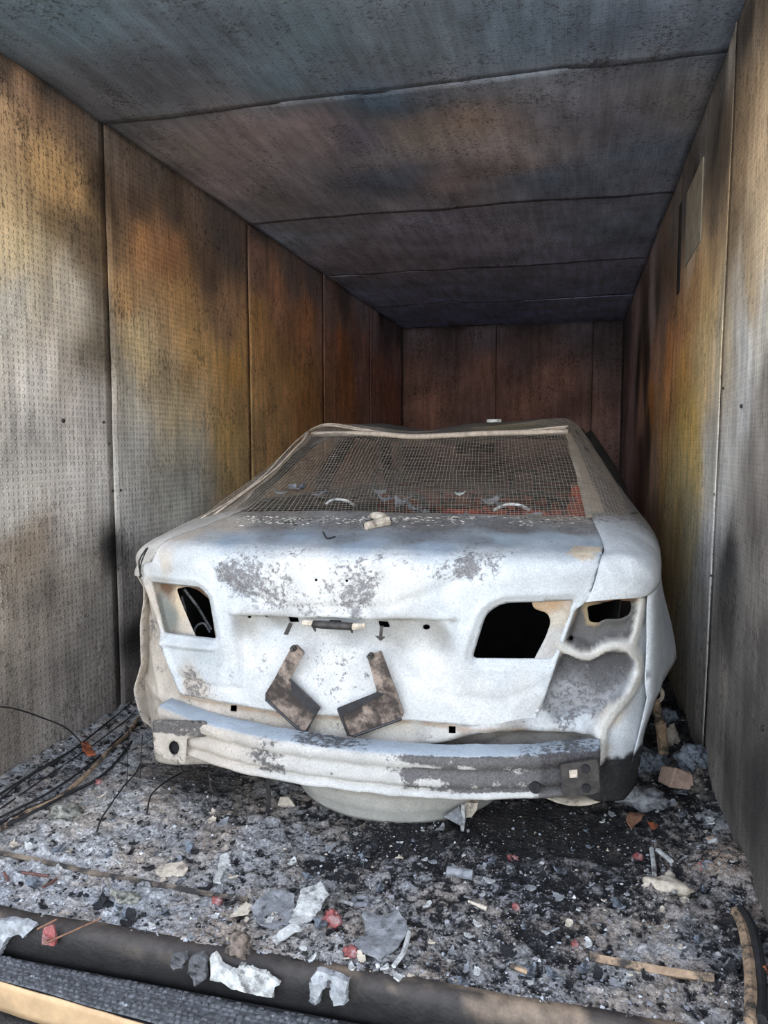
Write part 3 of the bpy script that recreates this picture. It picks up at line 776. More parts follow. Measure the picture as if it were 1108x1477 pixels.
def sheet_cols(pts, ctrl, conv):
    """ctrl rows: x, y, colour, scorch"""
    cp = np.array([conv(r[0], r[1]) for r in ctrl]); cc = np.array([r[2] for r in ctrl]); cs = np.array([r[3] for r in ctrl])
    return idw(cp, deepen(cc), pts, 4.5, 0.012), idw(cp, cs, pts, 3.5, 0.02)[:, 0]
def deepen(c):
    c = np.array(c, float); m = c.max(1, keepdims=True)
    return c * (0.5 + 0.5 * sstep(0.30, 0.68, m))

out_deck_l = [lid_deck(*p) for p in [(350, 739), (300, 757), (255, 774), (218, 789)]]
out_face = [lid_face(*p) for p in [(206, 815), (203, 834), (209, 843), (233, 925), (247, 968), (258, 996), (268, 1003), (330, 1014), (400, 1026), (480, 1032), (600, 1039), (690, 1047),
                                   (752, 1049), (768, 1042), (783, 1014), (803, 955), (829, 882), (848, 864), (858, 835), (867, 806)]]
out_deck_r = [lid_deck(*p) for p in [(873, 782), (866, 762), (850, 746), (780, 745), (700, 743), (600, 740), (480, 738)]]
lid_out = out_deck_l + out_face + out_deck_r
def fpoly(pts): return [lid_face(*p) for p in pts]
def disc_px(x, y, rx, ry, n=8, a0=0.0): return [(x + rx * math.cos(a0 + 2 * math.pi * i / n), y + ry * math.sin(a0 + 2 * math.pi * i / n)) for i in range(n)]
hole_l = rounded(fpoly([(216, 841), (286, 848), (299, 862), (311, 923), (234, 914)]), [.012, .03, .03, .015, .015])
hole_r = rounded(fpoly([(680, 951), (700, 886), (724, 871), (828, 867), (798, 952)]), [.018, .05, .05, .012, .02])
small = [fpoly([(409, 893), (423, 893), (425, 902), (412, 902)]), fpoly([(542, 900), (556, 901), (559, 909), (544, 909)]),
         fpoly(disc_px(612, 909, 5.5, 4.0, 8)), fpoly(disc_px(353, 894, 3, 2.2, 6)), fpoly(disc_px(457, 836, 2.2, 2.2, 6)), fpoly(disc_px(501, 837, 2.2, 2.2, 6)),
         fpoly([(470, 899), (487, 900), (487, 906), (470, 905)]), fpoly(disc_px(378, 893, 2.0, 1.6, 6))]
v2, f2 = cdt(lid_out, [hole_l, hole_r] + small, 0.0085)
Xs, Ss = v2[:, 0], v2[:, 1]
P3 = lid_point(Xs, Ss)
d = np.zeros(len(v2))
zt = [on_sheet(330, 886, face_y), on_sheet(655, 893, face_y), on_sheet(480, 1010, face_y)]
st0, st1, sb = lid_face(330, 886)[1], lid_face(655, 893)[1], lid_face(480, 1015)[1]
xl, xr = zt[0][0], zt[1][0]
top_s = st0 + (st1 - st0) * (Xs - xl) / (xr - xl)
skew = (Ss - top_s)
side = sstep(xl - 0.005, xl + 0.03, Xs - 0.10 * np.clip(skew, 0, 1)) * (1 - sstep(xr - 0.03, xr + 0.03, Xs + 0.22 * np.clip(skew, 0, 1)))
d += 0.040 * side * sstep(-0.001, 0.006, skew) * (1 - sstep(0.05, 0.34, skew))
d -= 0.008 * side * np.exp(-((skew + 0.008) / 0.010) ** 2)
for h in (hole_l, hole_r):
    dist = seg_dist(v2, h + h[:1])
    d += 0.007 * (1 - sstep(0.016, 0.022, dist)) - 0.005 * np.exp(-((dist - 0.027) / 0.006) ** 2) + 0.008 * np.exp(-(dist / 0.004) ** 2)
for path, amp, w in [([(236, 925), (262, 930), (305, 934)], -0.014, 0.009), ([(236, 928), (252, 970), (264, 998)], -0.014, 0.009), ([(436, 930), (455, 960), (478, 1002)], 0.004, 0.015),
                     ([(325, 885), (345, 905), (362, 960)], 0.005, 0.014), ([(688, 957), (800, 962)], 0.008, 0.010), ([(655, 893), (652, 930), (640, 1000)], 0.006, 0.018),
                     ([(300, 815), (338, 852), (420, 878), (560, 878), (640, 848), (715, 812)], 0.010, 0.022), ([(255, 975), (300, 990), (345, 994)], 0.006, 0.010), ([(620, 1000), (720, 1012), (790, 985)], 0.004, 0.014)]:
    d += amp * np.exp(-(seg_dist(v2, fpoly(path)) / w) ** 2)
d += np.array([0.0035 * nz((a, b, 0), 7, 3.0, 3) + 0.0035 * nz((a, b, 5), 2.5, 3.0, 2) for a, b in v2])
ds = 0.004
T = lid_point(Xs, Ss + ds) - lid_point(Xs, Ss - ds)
nrm = np.stack([np.zeros(len(Xs)), -T[:, 2], T[:, 1]], -1); nrm /= np.linalg.norm(nrm, axis=1)[:, None]
nrm[nrm[:, 1] < 0] *= -1
deckmask = Ss < PS[5]
nrm[deckmask & (nrm[:, 2] > 0)] *= -1
P3 = P3 + nrm * d[:, None]
lid_ctrl = [(230,815,WHT,.05),(260,830,WHT,.1),(300,815,WHT,.3),(320,830,WHT,.85),(350,845,WHT,.9),(330,870,WHT,.25),(400,840,PAL,.55),(390,868,PAL,.7),(450,825,PAL,.35),(470,850,PAL,.5),(520,830,PAL,.6),(530,848,PAL,.8),
 (510,868,PAL,.75),(580,830,PAL,.3),(570,862,PAL,.1),(640,830,WHT,.55),(680,820,WHT,.8),(705,812,WHT,.6),(650,860,WHT,.05),(740,840,WHT,0),(800,830,WHT,0),(840,845,WHT,.1),(855,820,WHT,.15),(700,870,WHT,0),
 (345,900,(.55,.53,.49),.2),(400,902,(.50,.49,.46),.1),(500,920,(.55,.56,.56),.1),(570,905,(.52,.51,.48),.1),(630,912,(.50,.49,.46),.3),(650,900,WHT,.1),(400,925,WHT,.3),(340,940,PAL,.3),(380,950,PAL,.45),  # leading grey entries paint the shade under the plate bay overhang
 (330,990,PAL,.1),(380,1000,PAL,.25),(480,960,PAL,.5),(520,950,PAL,.4),(500,1000,PAL,.45),(470,1015,PAL,.3),(560,1020,PAL,.1),(620,960,PAL,.0),(640,1010,PAL,0),(600,1030,PAL,0),(700,1000,PAL,.15),(760,1000,PAL,.2),
 (720,970,WHT,0),(790,970,WHT,.1),(700,1040,PAL,0),(770,1030,PAL,0),(250,940,WHT,.2),(300,945,(.62,.66,.68),.15),(300,970,WHT,.4),(330,975,WHT,.4),(275,985,CRM,.75),(290,992,CRM,.6),(250,980,WHT,.05),(400,960,PAL,.2),
 (215,870,CRM,.2),(300,840,WHT,.1),(313,900,WHT,0),(420,945,PAL,.3)]
deck_ctrl = [(230,795,CRM,.35),(260,795,WHT,.1),(330,795,(.46,.54,.62),.1),(420,795,(.44,.52,.61),.15),(520,796,(.44,.52,.61),.2),(620,798,(.44,.52,.61),.2),(720,802,(.46,.55,.62),.15),(800,802,(.48,.57,.64),.1),  # blue tones imitate the sky reflected on the deck
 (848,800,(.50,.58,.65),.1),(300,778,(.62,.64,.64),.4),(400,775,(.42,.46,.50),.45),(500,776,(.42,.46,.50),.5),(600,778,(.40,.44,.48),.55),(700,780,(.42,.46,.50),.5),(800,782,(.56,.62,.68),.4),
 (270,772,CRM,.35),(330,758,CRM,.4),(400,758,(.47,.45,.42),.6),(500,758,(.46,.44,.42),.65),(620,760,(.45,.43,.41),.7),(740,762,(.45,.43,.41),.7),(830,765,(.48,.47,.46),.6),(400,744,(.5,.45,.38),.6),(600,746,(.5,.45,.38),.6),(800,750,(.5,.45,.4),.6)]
cp = np.array([lid_face(r[0], r[1]) for r in lid_ctrl] + [lid_deck(r[0], r[1]) for r in deck_ctrl]); allc = lid_ctrl + deck_ctrl
jv = v2 + 0.02 * np.array([(nz((a, b, 0), 9, 1.0), nz((a, b, 7), 9, 6.0)) for a, b in v2])
lcol = idw(cp, deepen([r[2] for r in allc]), jv, 4.0, 0.015); lsc = 0.8 * idw(cp, [r[3] for r in allc], jv, 3.5, 0.015)[:, 0]
pc = np.array(lid_deck(845, 799)); pe = np.array([nz((a, b, 1), 30, 2.0, 4) for a, b in v2])
pm = (1 - sstep(0.8, 1.0, np.hypot((v2[:, 0] - pc[0]) / .052, (v2[:, 1] - pc[1]) / .055) + 0.35 * pe))[:, None]
lcol = lcol * (1 - pm) + np.array((.80, .66, .50)) * (1 + .2 * pe[:, None]) * pm; lsc = lsc * (1 - pm[:, 0]) + .25 * pm[:, 0]
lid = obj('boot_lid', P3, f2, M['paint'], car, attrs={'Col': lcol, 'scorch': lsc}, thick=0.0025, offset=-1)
lid['label'] = 'ash white boot lid with empty lamp openings'

# --- rear body panel behind the lid
def body_y(X, Z):
    return 2.262 + 0.085 * np.abs((np.asarray(X) - XCAR) / 0.80) ** 3 + 0.03 * np.clip(0.55 - np.asarray(Z), 0, 1) * 0
def B(x, y):
    p = on_sheet(x, y, body_y, 2.3); return (p[0], p[2])
def bpoly(pts): return [B(*p) for p in pts]
body_out = bpoly([(206, 836), (209, 852), (207, 872), (198, 892), (194, 930), (202, 965), (196, 990), (193, 1010), (200, 1035), (215, 1062), (222, 1098), (300, 1112), (400, 1130), (530, 1140), (700, 1150), (790, 1158),
                  (868, 1156), (900, 1154), (918, 1138), (929, 1090), (932, 1040), (940, 985), (946, 940), (944, 900), (938, 868), (930, 858), (842, 861), (820, 852), (650, 852), (645, 985), (560, 1000), (420, 985), (335, 975), (330, 850), (250, 838)])
bh_l = rounded(bpoly([(254, 849), (272, 846), (286, 851), (303, 865), (312, 926), (284, 921), (272, 893)]), .012)
bh_r = rounded(bpoly([(664, 955), (688, 880), (700, 862), (765, 862), (770, 878), (790, 884), (795, 897), (788, 918), (768, 956)]), .012)
bh_o = rounded(bpoly([(847, 878), (870, 874), (884, 865), (893, 863), (900, 867), (910, 868), (913, 880), (909, 891), (896, 897), (873, 897), (866, 902), (851, 901)]), .01)
bh_s = [bpoly([(333, 1017), (342, 1017), (343, 1025), (334, 1024)]), bpoly([(648, 1046), (658, 1046), (659, 1054), (649, 1054)]), bpoly(disc_px(824, 924, 3.5, 2.5, 6))]
bv, bf = cdt(body_out, [bh_l, bh_r, bh_o] + bh_s, 0.0085)
by = body_y(bv[:, 0], bv[:, 1])
dd = np.zeros(len(bv))
# the lower apron: a wavy pressed lip that stands proud of a recess above the beam
wave = bpoly([(196, 1030), (240, 1030), (300, 1034), (350, 1046), (400, 1066), (450, 1078), (520, 1088), (590, 1084), (640, 1070), (690, 1057), (750, 1053), (830, 1056), (868, 1062)])
wx = np.array([p[0] for p in wave]); wz = np.array([p[1] for p in wave])
below = np.interp(bv[:, 0], wx, wz) - bv[:, 1]
inx = sstep(wx[1] - 0.02, wx[2], bv[:, 0]) * (1 - sstep(wx[-1] - 0.06, wx[-1], bv[:, 0]))
dd += inx * 0.055 * sstep(-0.003, 0.014, below)
dd -= inx * 0.020 * np.exp(-((below + 0.02) / 0.025) ** 2)
arc2 = bpoly([(690, 1088), (730, 1072), (790, 1070), (850, 1080)])
dd += 0.012 * np.exp(-(seg_dist(bv, arc2) / 0.012) ** 2)
# right hand corner: gusset strips, the deep lamp pocket and the soft panel under it
strip = bpoly([(812, 932), (838, 946), (852, 946), (872, 932), (895, 928), (912, 936), (924, 952), (926, 972), (914, 996), (890, 1020), (874, 1040), (868, 1062), (866, 1095)])
strip2 = bpoly([(928, 866), (924, 890), (918, 915), (912, 936)])
dst = np.minimum(seg_dist(bv, strip), seg_dist(bv, strip2))
dd -= 0.018 * (1 - sstep(0.013, 0.018, dst))
pocket = bpoly([(836, 866), (926, 866), (916, 905), (908, 925), (880, 924), (852, 938), (834, 930), (815, 928)])
low = bpoly([(812, 940), (850, 952), (880, 940), (905, 940), (915, 955), (910, 985), (870, 1025), (800, 1040), (780, 1010)])
for pl, amp in ((pocket, 0.045), (low, 0.030)):
    sd = seg_dist(bv, pl + pl[:1]); sd[~inside(bv, pl)] *= -1
    dd += amp * sstep(-0.004, 0.016, sd)
ho = seg_dist(bv, bh_o + bh_o[:1]); dd -= 0.012 * np.exp(-((ho - 0.004) / 0.008) ** 2)
wrap = sstep(0.13, 0.235, bv[:, 0]); dd += 0.05 * wrap * wrap
wrapl = sstep(-1.38, -1.50, bv[:, 0]); dd += 0.05 * wrapl * wrapl
for path, amp, w in [([(205, 880), (215, 900), (206, 930)], 0.014, 0.012), ([(212, 930), (228, 985), (240, 1020)], -0.008, 0.012), ([(200, 985), (225, 1000), (250, 1012)], -0.010, 0.015),
                     ([(812, 945), (830, 952), (850, 968), (870, 985)], -0.006, 0.008), ([(795, 1028), (830, 1022), (832, 1048)], 0.005, 0.010)]:
    dd += amp * np.exp(-(seg_dist(bv, bpoly(path)) / w) ** 2)
dd += np.array([0.004 * nz((a, b, 2), 9, 1.0, 3) for a, b in bv])
dd += 0.03 * sstep(0.10, 0.0, bv[:, 0] - B(770, 900)[0]) * 0
b_ctrl = [(205,850,CRM,.3),(208,880,CRM,.35),(200,930,CRM,.3),(210,900,CRM,.6),(215,960,(.70,.62,.52),.3),(200,1000,CRM,.2),(230,1010,CRM,.25),(215,1040,CRM,.3),(260,1025,CRM,.3),(300,1030,(.66,.57,.47),.4),(360,1035,(.66,.57,.47),.35),(400,1045,(.66,.57,.47),.35),
 (300,1010,CRM,.3),(430,1055,(.66,.59,.50),.3),(500,1055,(.68,.62,.53),.3),(520,1072,(.66,.60,.52),.25),(580,1062,(.70,.65,.57),.25),(640,1050,(.68,.65,.60),.25),(700,1050,(.64,.63,.61),.2),(350,1065,(.42,.38,.35),.4),(420,1085,(.40,.36,.33),.4),
 (600,1092,(.38,.36,.35),.3),(680,1075,(.46,.41,.36),.35),(720,1065,(.48,.43,.37),.35),(760,1062,(.46,.42,.38),.3),(700,1085,(.50,.47,.44),.25),(800,1060,(.62,.60,.57),.25),(840,1080,(.64,.63,.61),.2),(780,1045,(.66,.67,.67),.3),(840,1040,WHT,.2),
 (230,870,(.48,.49,.44),.1),(245,890,(.42,.44,.40),.2),(262,860,(.75,.60,.42),.1),(270,880,(.78,.64,.46),.2),(240,845,RUS,.3),(280,850,RUS,.3),(275,905,CRM,.2),(220,850,CRM,.3),
 (780,875,(.60,.42,.26),.1),(800,872,(.58,.38,.22),.1),(805,890,(.66,.60,.50),.15),(800,920,(.64,.62,.58),.2),(785,945,(.62,.60,.58),.25),(820,880,(.6,.5,.4),.2),
 (845,868,RUS,.3),(880,862,(.45,.25,.13),.3),(920,866,(.5,.38,.28),.3),(842,890,(.62,.50,.33),.1),(852,905,(.66,.53,.36),.1),(905,862,(.42,.23,.12),.2),(935,880,WHT,.2),(920,880,(.40,.38,.36),.3),(905,905,(.30,.285,.28),.3),(870,912,(.26,.25,.245),.2),
 (850,925,(.25,.245,.25),.2),(830,910,(.42,.42,.42),.2),(820,920,(.5,.5,.5),.2),(835,935,(.34,.33,.33),.2),(815,935,CRM,.3),(840,946,CRM,.2),(872,932,(.78,.74,.66),.1),(895,930,(.80,.76,.69),.05),(918,945,PAL,.1),(924,920,WHT,.1),(926,975,PAL,.1),
 (905,1005,PAL,.1),(880,1030,CRM,.2),(868,1060,PAL,.1),(868,1085,CRM,.3),(820,950,(.22,.215,.22),.5),(850,958,(.25,.24,.245),.3),(880,950,(.36,.36,.37),.2),(900,960,(.30,.30,.31),.2),(840,980,(.26,.255,.26),.6),(880,985,(.34,.34,.35),.3),
 (890,1000,(.40,.40,.41),.4),(810,985,(.46,.47,.48),.4),(800,1015,(.60,.62,.63),.5),(840,1010,(.52,.52,.53),.6),(860,1020,(.50,.5,.51),.6),(820,1035,WHT,.6),(935,930,WHT,.1),(935,960,WHT,0),(925,1000,WHT,0),(915,1040,WHT,0),(890,1060,WHT,0),
 (900,1085,WHT,0),(925,1070,WHT,.1),(885,1093,WHT,.2),(925,1086,(.3,.3,.3),.3),(885,1110,DRK,0),(900,1120,DRK,0),(920,1100,DRK,0),(910,1140,DRK,0),(875,1140,DRK,0),(870,1115,DRK,0),(840,1110,DRK,.2),(600,1130,(.4,.38,.36),.3),(400,1120,CRM,.3)]
pk = seg_dist(bv, pocket + pocket[:1]) * np.where(inside(bv, pocket), 1, -1)
lw = seg_dist(bv, low + low[:1]) * np.where(inside(bv, low), 1, -1)
jb = bv + 0.008 * np.array([(nz((a, b, 0), 16, 1.0), nz((a, b, 7), 16, 6.0)) for a, b in bv])
bcol, bsc = sheet_cols(jb, b_ctrl, B)
wob = np.array([0.006 * nz((a, b, 3), 22, 1.0, 4) for a, b in bv])
def lay(mask, colour, sc):
    global bcol, bsc
    m_ = np.clip(mask, 0, 1)[:, None]
    bcol = bcol * (1 - m_) + np.asarray(colour) * m_; bsc = bsc * (1 - m_[:, 0]) + sc * m_[:, 0]
patch = np.array([nz((a, b, 9), 11, 4.0, 4) for a, b in bv])
lay(sstep(-0.003, 0.006, pk + wob), np.array((.155, .148, .145)) * (1 + .35 * patch[:, None]), .25)
fall = sstep(B(840, 960)[1], B(840, 1020)[1], bv[:, 1] + 0.05 * patch)[:, None]
lay(sstep(-0.003, 0.012, lw + wob), np.array((.12, .118, .124)) * (1 - fall) + np.array((.40, .405, .42)) * fall, .45)
lay(0.85 * (1 - sstep(0.010, 0.016, ho + wob)) * sstep(0.0, -0.03, bv[:, 0] - B(872, 880)[0]), (.55, .42, .24), .1)
lay(0.9 * sstep(B(880, 875)[1], B(880, 864)[1], bv[:, 1] + wob) * (pk > -.004), (.30, .15, .075), .3)
lay((1 - sstep(0.012, 0.018, dst + wob * .5)), np.array((.74, .71, .65)) * (1 + .15 * patch[:, None]), .2)
lay(0.75 * inx * sstep(0.0, 0.010, below + wob) * (1 - sstep(0.03, 0.08, below)), (.34, .295, .25), .35)  # brown paints the shade in the recess below the wavy lip
rim = seg_dist(bv, bpoly([(262, 1004), (330, 1017), (400, 1029), (480, 1035), (600, 1042), (690, 1050), (755, 1053)]))
lay(0.7 * (1 - sstep(0.002, 0.010, rim + wob)), (.46, .31, .20), .2)
lay(0.5 * sstep(.25, .5, patch) * (bv[:, 0] < B(300, 950)[0] + .05), (.36, .27, .20), .4)
blk = np.array(B(868, 1096)); blk2 = np.array(B(932, 1084))
edge = blk[1] + (blk2[1] - blk[1]) * (bv[:, 0] - blk[0]) / (blk2[0] - blk[0]) + 0.004 * np.sin(bv[:, 0] * 190) + 0.004 * np.sin(bv[:, 0] * 71)
bk = (sstep(-0.008, 0.006, edge - bv[:, 1]) * sstep(blk[0] - 0.008, blk[0] + 0.002, bv[:, 0]))[:, None]
bcol = bcol * (1 - bk) + np.array((0.02, 0.02, 0.021)) * bk; bsc = bsc * (1 - bk[:, 0])
rear = obj('rear_panel', np.stack([bv[:, 0], by + dd, bv[:, 1]], -1), bf, M['paint'], car, attrs={'Col': bcol, 'scorch': bsc}, thick=0.003, offset=-1)

# --- quarter corners, shoulders and beltline on both sides
def shoulder(sgn):
    R_ = sgn > 0
    if R_:
        st = [((.70, 6.45, .74), (.82, 6.40, .68)), ((.72, 5.5, .925), (.90, 5.5, .84)), ((.72, 4.3, .945), (.915, 4.3, .85)), ((.70, 3.4, .965), (.91, 3.4, .835)), ((.685, 2.95, .970), (.915, 2.95, .80)), ((.672, 2.74, .962), (.905, 2.75, .79)),
              ((.692, 2.50, .928), (.885, 2.55, .785)), ((.70, 2.36, .902), (.868, 2.43, .782)), ((.690, 2.30, .884), (.855, 2.385, .780)), ((.680, 2.282, .845), (.845, 2.36, .777)), ((.665, 2.285, .79), (.838, 2.35, .772)), ((.648, 2.292, .752), (.828, 2.345, .766))]
    else:
        st = [((.70, 6.45, .74), (.82, 6.40, .68)), ((.72, 5.5, .925), (.90, 5.5, .84)), ((.72, 4.3, .945), (.915, 4.3, .85)), ((.70, 3.4, .965), (.91, 3.4, .835)), ((.67, 2.95, .972), (.91, 2.95, .80)), ((.630, 2.74, .958), (.90, 2.75, .79)),
              ((.660, 2.55, .926), (.895, 2.58, .785)), ((.700, 2.40, .898), (.89, 2.46, .778)), ((.728, 2.335, .878), (.888, 2.41, .770)), ((.760, 2.312, .845), (.885, 2.385, .764)), ((.790, 2.31, .80), (.884, 2.375, .760)), ((.806, 2.315, .758), (.882, 2.37, .752))]
    I = [s[0] for s in st]; O = [s[1] for s in st]
    ts = np.linspace(0, 1, 150) ** 0.62
    V = []; nu = 14
    for t in ts:
        i = catmull(I, t); o = catmull(O, t)
        m = np.array([o[0] + 0.01, i[1] * 0.6 + o[1] * 0.4, i[2] + 0.004])
        if i[2] < 0.86: m = np.array([o[0] * 0.75 + i[0] * .25, i[1] - 0.005, (i[2] + o[2]) / 2 + 0.004])
        for k in range(nu):
            u = k / (nu - 1)
            p = (1 - u) ** 2 * i + 2 * u * (1 - u) * m + u * u * o
            w = nz((p[0], p[1], p[2]), 7, 2.0 + sgn, 3) * 0.004
            gap = (1 - u) ** 6 * (1 if p[1] < 2.72 else 0)
            V.append((XCAR + sgn * (p[0] + 0.003 * gap), p[1] + 0.003 * gap, p[2] + w - (0.008 if sgn > 0 else 0.002) * gap))
    f = [(j * nu + k, j * nu + k + 1, (j + 1) * nu + k + 1, (j + 1) * nu + k) for j in range(len(ts) - 1) for k in range(nu - 1)]
    return np.array(V), f, O
SIDE = {}
for sgn in (1, -1):
    V, f, O = shoulder(sgn)
    SIDE[sgn] = O
    c = np.zeros((len(V), 3)); s = np.zeros(len(V))
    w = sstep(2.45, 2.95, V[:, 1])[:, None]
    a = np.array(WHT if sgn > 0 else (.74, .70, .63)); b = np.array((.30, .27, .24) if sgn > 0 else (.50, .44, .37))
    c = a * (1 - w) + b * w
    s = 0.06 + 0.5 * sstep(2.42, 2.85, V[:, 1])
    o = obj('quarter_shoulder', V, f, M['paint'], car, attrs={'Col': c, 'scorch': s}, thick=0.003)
def side_x(Y, z, O):
    oy = np.array([p[1] for p in O])[::-1]; ox = np.array([p[0] for p in O])[::-1]; oz = np.array([p[2] for p in O])[::-1]
    xt = np.interp(Y, oy, ox); zt = np.interp(Y, oy, oz)
    Bm = np.interp(Y, [2.33, 2.42, 2.50, 2.70, 3.2, 3.6, 4.8, 5.4, 6.4], [0.002, 0.006, 0.016, 0.062, 0.05, 0.025, 0.02, 0.04, 0.02])
    t = np.clip((zt - z) / (zt - 0.45), 0, 1)
    return xt + Bm * t * t * (3 - 2 * t) - 0.24 * np.clip(0.45 - z, 0, 1), zt
for sgn in (1, -1):
    O = SIDE[sgn]
    oy = [p[1] for p in O][::-1]; oz = [p[2] for p in O][::-1]
    top = [(y, float(np.interp(y, oy, oz))) for y in np.linspace(oy[0] + 0.002, 6.38, 60)]
    def arch(cy, cz, r, z0):
        a0 = math.asin((z0 - cz) / r)
        return [(cy + r * math.cos(a), cz + r * math.sin(a)) for a in np.linspace(a0, math.pi - a0, 22)]
    bot = [(6.38, 0.30)] + [(p[0], p[1]) for p in arch(5.85, 0.20, 0.37, 0.20)] + [(5.3, 0.13), (3.55, 0.13)] + arch(3.02, 0.20, 0.44, 0.20) + [(2.54, 0.15), (2.42, 0.17), (oy[0] + 0.002, 0.22), (oy[0] + .002, .5)]
    if sgn > 0:
        i0 = max(i for i, q in enumerate(bot) if q[0] > 2.74)
        bot = bot[:i0 + 1] + [(2.70, .488), (2.58, .474), (2.49, .462), (2.44, .43), (2.42, .34), (2.405, .17), (2.362, 0.22), (2.345, .5)]
    sv, sf = cdt(top + bot, [], 0.022)
    X, zt = side_x(sv[:, 0], sv[:, 1], O)
    if sgn < 0:
        dent = np.interp(sv[:, 1], [.15, .25, .33, .43, .58, .66, .71, .76], [.84, .885, .905, .872, .872, .855, .852, .885])
        k_ = sstep(2.40, 2.62, sv[:, 0]); X = dent * (1 - k_) + X * k_
    V = np.stack([XCAR + sgn * X + np.array([0.004 * nz((p[0], p[1], 0), 6, 1.0, 3) for p in sv]), sv[:, 0], sv[:, 1]], -1)
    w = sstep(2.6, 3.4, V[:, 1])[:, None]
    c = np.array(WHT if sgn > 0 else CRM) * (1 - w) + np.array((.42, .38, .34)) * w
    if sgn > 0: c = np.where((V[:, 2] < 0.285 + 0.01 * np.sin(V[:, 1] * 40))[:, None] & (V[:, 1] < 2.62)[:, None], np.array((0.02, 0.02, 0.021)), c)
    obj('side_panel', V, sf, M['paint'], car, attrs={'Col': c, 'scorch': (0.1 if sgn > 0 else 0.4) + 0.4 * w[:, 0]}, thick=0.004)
# hood, front, floor pan, trunk floor, bulkhead
def hf(u, v):
    Y = 5.48 + 0.95 * v; x = -0.71 + 1.42 * u
    return (XCAR + x, Y, 0.93 - 0.19 * v ** 1.6 + 0.02 * (1 - (x / .71) ** 2) + 0.006 * nz((x, Y, 0), 4))
v, f = grid(24, 18, hf)
obj('bonnet', v, f, M['rust'], car, thick=0.004)
v, f = grid(24, 10, lambda u, w: (XCAR - 0.82 + 1.64 * u, 6.42 + 0.08 * (1 - (2 * u - 1) ** 2), 0.18 + 0.53 * w))
obj('front_panel', v, f, M['rust'], car, thick=0.01)
def tray(u, w):
    x = -0.80 + 1.6 * u; Y = 2.40 + 3.9 * w
    return (XCAR + x, Y, 0.165 + 0.01 * nz((x, Y, 0), 5) + 0.05 * math.exp(-(x / 0.13) ** 2))
v, f = grid(30, 60, tray)
obj('floor_pan', v, f, M['char'], car, thick=0.006)
v, f = grid(30, 16, lambda u, w: (XCAR - 0.66 + 1.32 * u, 3.28 + 0.12 * w * w + 0.02 * nz((u * 4, w * 3, 0), 2), 0.17 + 0.72 * w))
obj('bulkhead', v, f, M['char'], car, thick=0.004)
def shelf(u, w):
    return (XCAR - 0.66 + 1.32 * u, 2.80 + 0.5 * w, 0.905 + 0.012 * nz((u * 6, w * 3, 0), 2.5) - 0.015 * w)
v, f = grid(40, 18, shelf)
obj('parcel_shelf', v, f, M['char'], car, thick=0.003)
for sgn in (1, -1):
    v, f = grid(14, 12, lambda u, w: (XCAR + sgn * (.72 + .05 * w + .012 * nz((u * 4, w * 4, sgn), 2)), 2.47 + 1.05 * u, .16 + .70 * w))
    obj('boot_lining', v, f, M['char'], car, thick=.004)
# debris lying in the boot
def bootheap(u, w):
    x = -0.62 + 1.24 * u; Y = 2.42 + 0.8 * w
    return (XCAR + x, Y, 0.18 + 0.16 * math.sin(math.pi * u) * w + 0.03 * nz((x * 3, Y * 3, 0), 3, 0, 4))
v, f = grid(60, 40, bootheap)
obj('boot_ash', v, f, M['black_char'], car)['kind'] = 'stuff'

# --- roof, pillars and window frame
def roof_z(x, Y):
    base = float(np.interp(Y, [3.44, 3.55, 3.8, 4.2, 4.6, 4.9], [1.262, 1.285, 1.318, 1.335, 1.315, 1.265]))
    e = max(0, abs(x) - 0.44) / 0.18
    z = base - 0.055 * e * e + 0.02 * sstep(0.2, 0.5, x) - 0.03 * math.exp(-((x + 0.17) / 0.16) ** 2) * sstep(3.5, 3.7, Y)
    return z - 0.012 * math.exp(-((x + 0.14) / 0.2) ** 2) + 0.006 * nz((x, Y, 0), 6)
v, f = grid(60, 60, lambda u, w: (XCAR + (-0.625 + 1.25 * u) * (1 + 0.03 * math.sin(w * 3)), 3.455 + 1.44 * w + 0.02 * (1 - (2 * u - 1) ** 2) * (1 - w), roof_z(-0.625 + 1.25 * u, 3.455 + 1.44 * w)))
c = np.tile(np.array((.19, .168, .148)), (len(v), 1))
yel = np.exp(-(((v[:, 0] - XCAR - 0.3) / 0.18) ** 2 + ((v[:, 1] - 3.62) / 0.15) ** 2))[:, None]
c = c * (1 - 0.7 * yel) + np.array((.55, .44, .20)) * 0.7 * yel
obj('roof', v, f, M['paint'], car, attrs={'Col': c, 'scorch': np.full(len(v), .45)}, thick=0.012, offset=-1)
def pillar_patch(A, Bp, Cp, D, bulge, sgn, name='rear_pillar', rusty=False):
    A, Bp, Cp, D = map(np.array, (A, Bp, Cp, D))
    def pf(u, w):
        i = A * (1 - w) + Bp * w; o = D * (1 - w) + Cp * w
        m = np.array([max(i[0], o[0]) + bulge * (1 - 0.6 * w), i[1] * .75 + o[1] * .25, max(i[2], o[2]) * 0.5 + i[2] * 0.5 + 0.01])
        p = (1 - u) ** 2 * i + 2 * u * (1 - u) * m + u * u * o
        n_ = 0.005 * nz(p, 9, sgn)
        return (XCAR + sgn * (p[0] + n_), p[1], p[2] + n_)
    v, f = grid(22, 40, pf)
    u = np.tile(np.linspace(0, 1, 22), 40)
    c = np.where((u < 0.16)[:, None], np.array((.50, .42, .33)), np.array((.125, .108, .098)))
    s = np.where(u < 0.16, 0.15, 0.62)
    obj(name, v, f, M['paint'], car, attrs={'Col': c, 'scorch': s}, thick=0.006, offset=-1)
pillar_patch((.655, 2.735, .958), (.572, 3.455, 1.268), (.635, 3.80, 1.255), (.86, 3.35, .93), .03, 1)
pillar_patch((.662, 2.735, .958), (.588, 3.455, 1.262), (.635, 3.72, 1.25), (.83, 3.25, .93), .02, -1)
mb = MB()
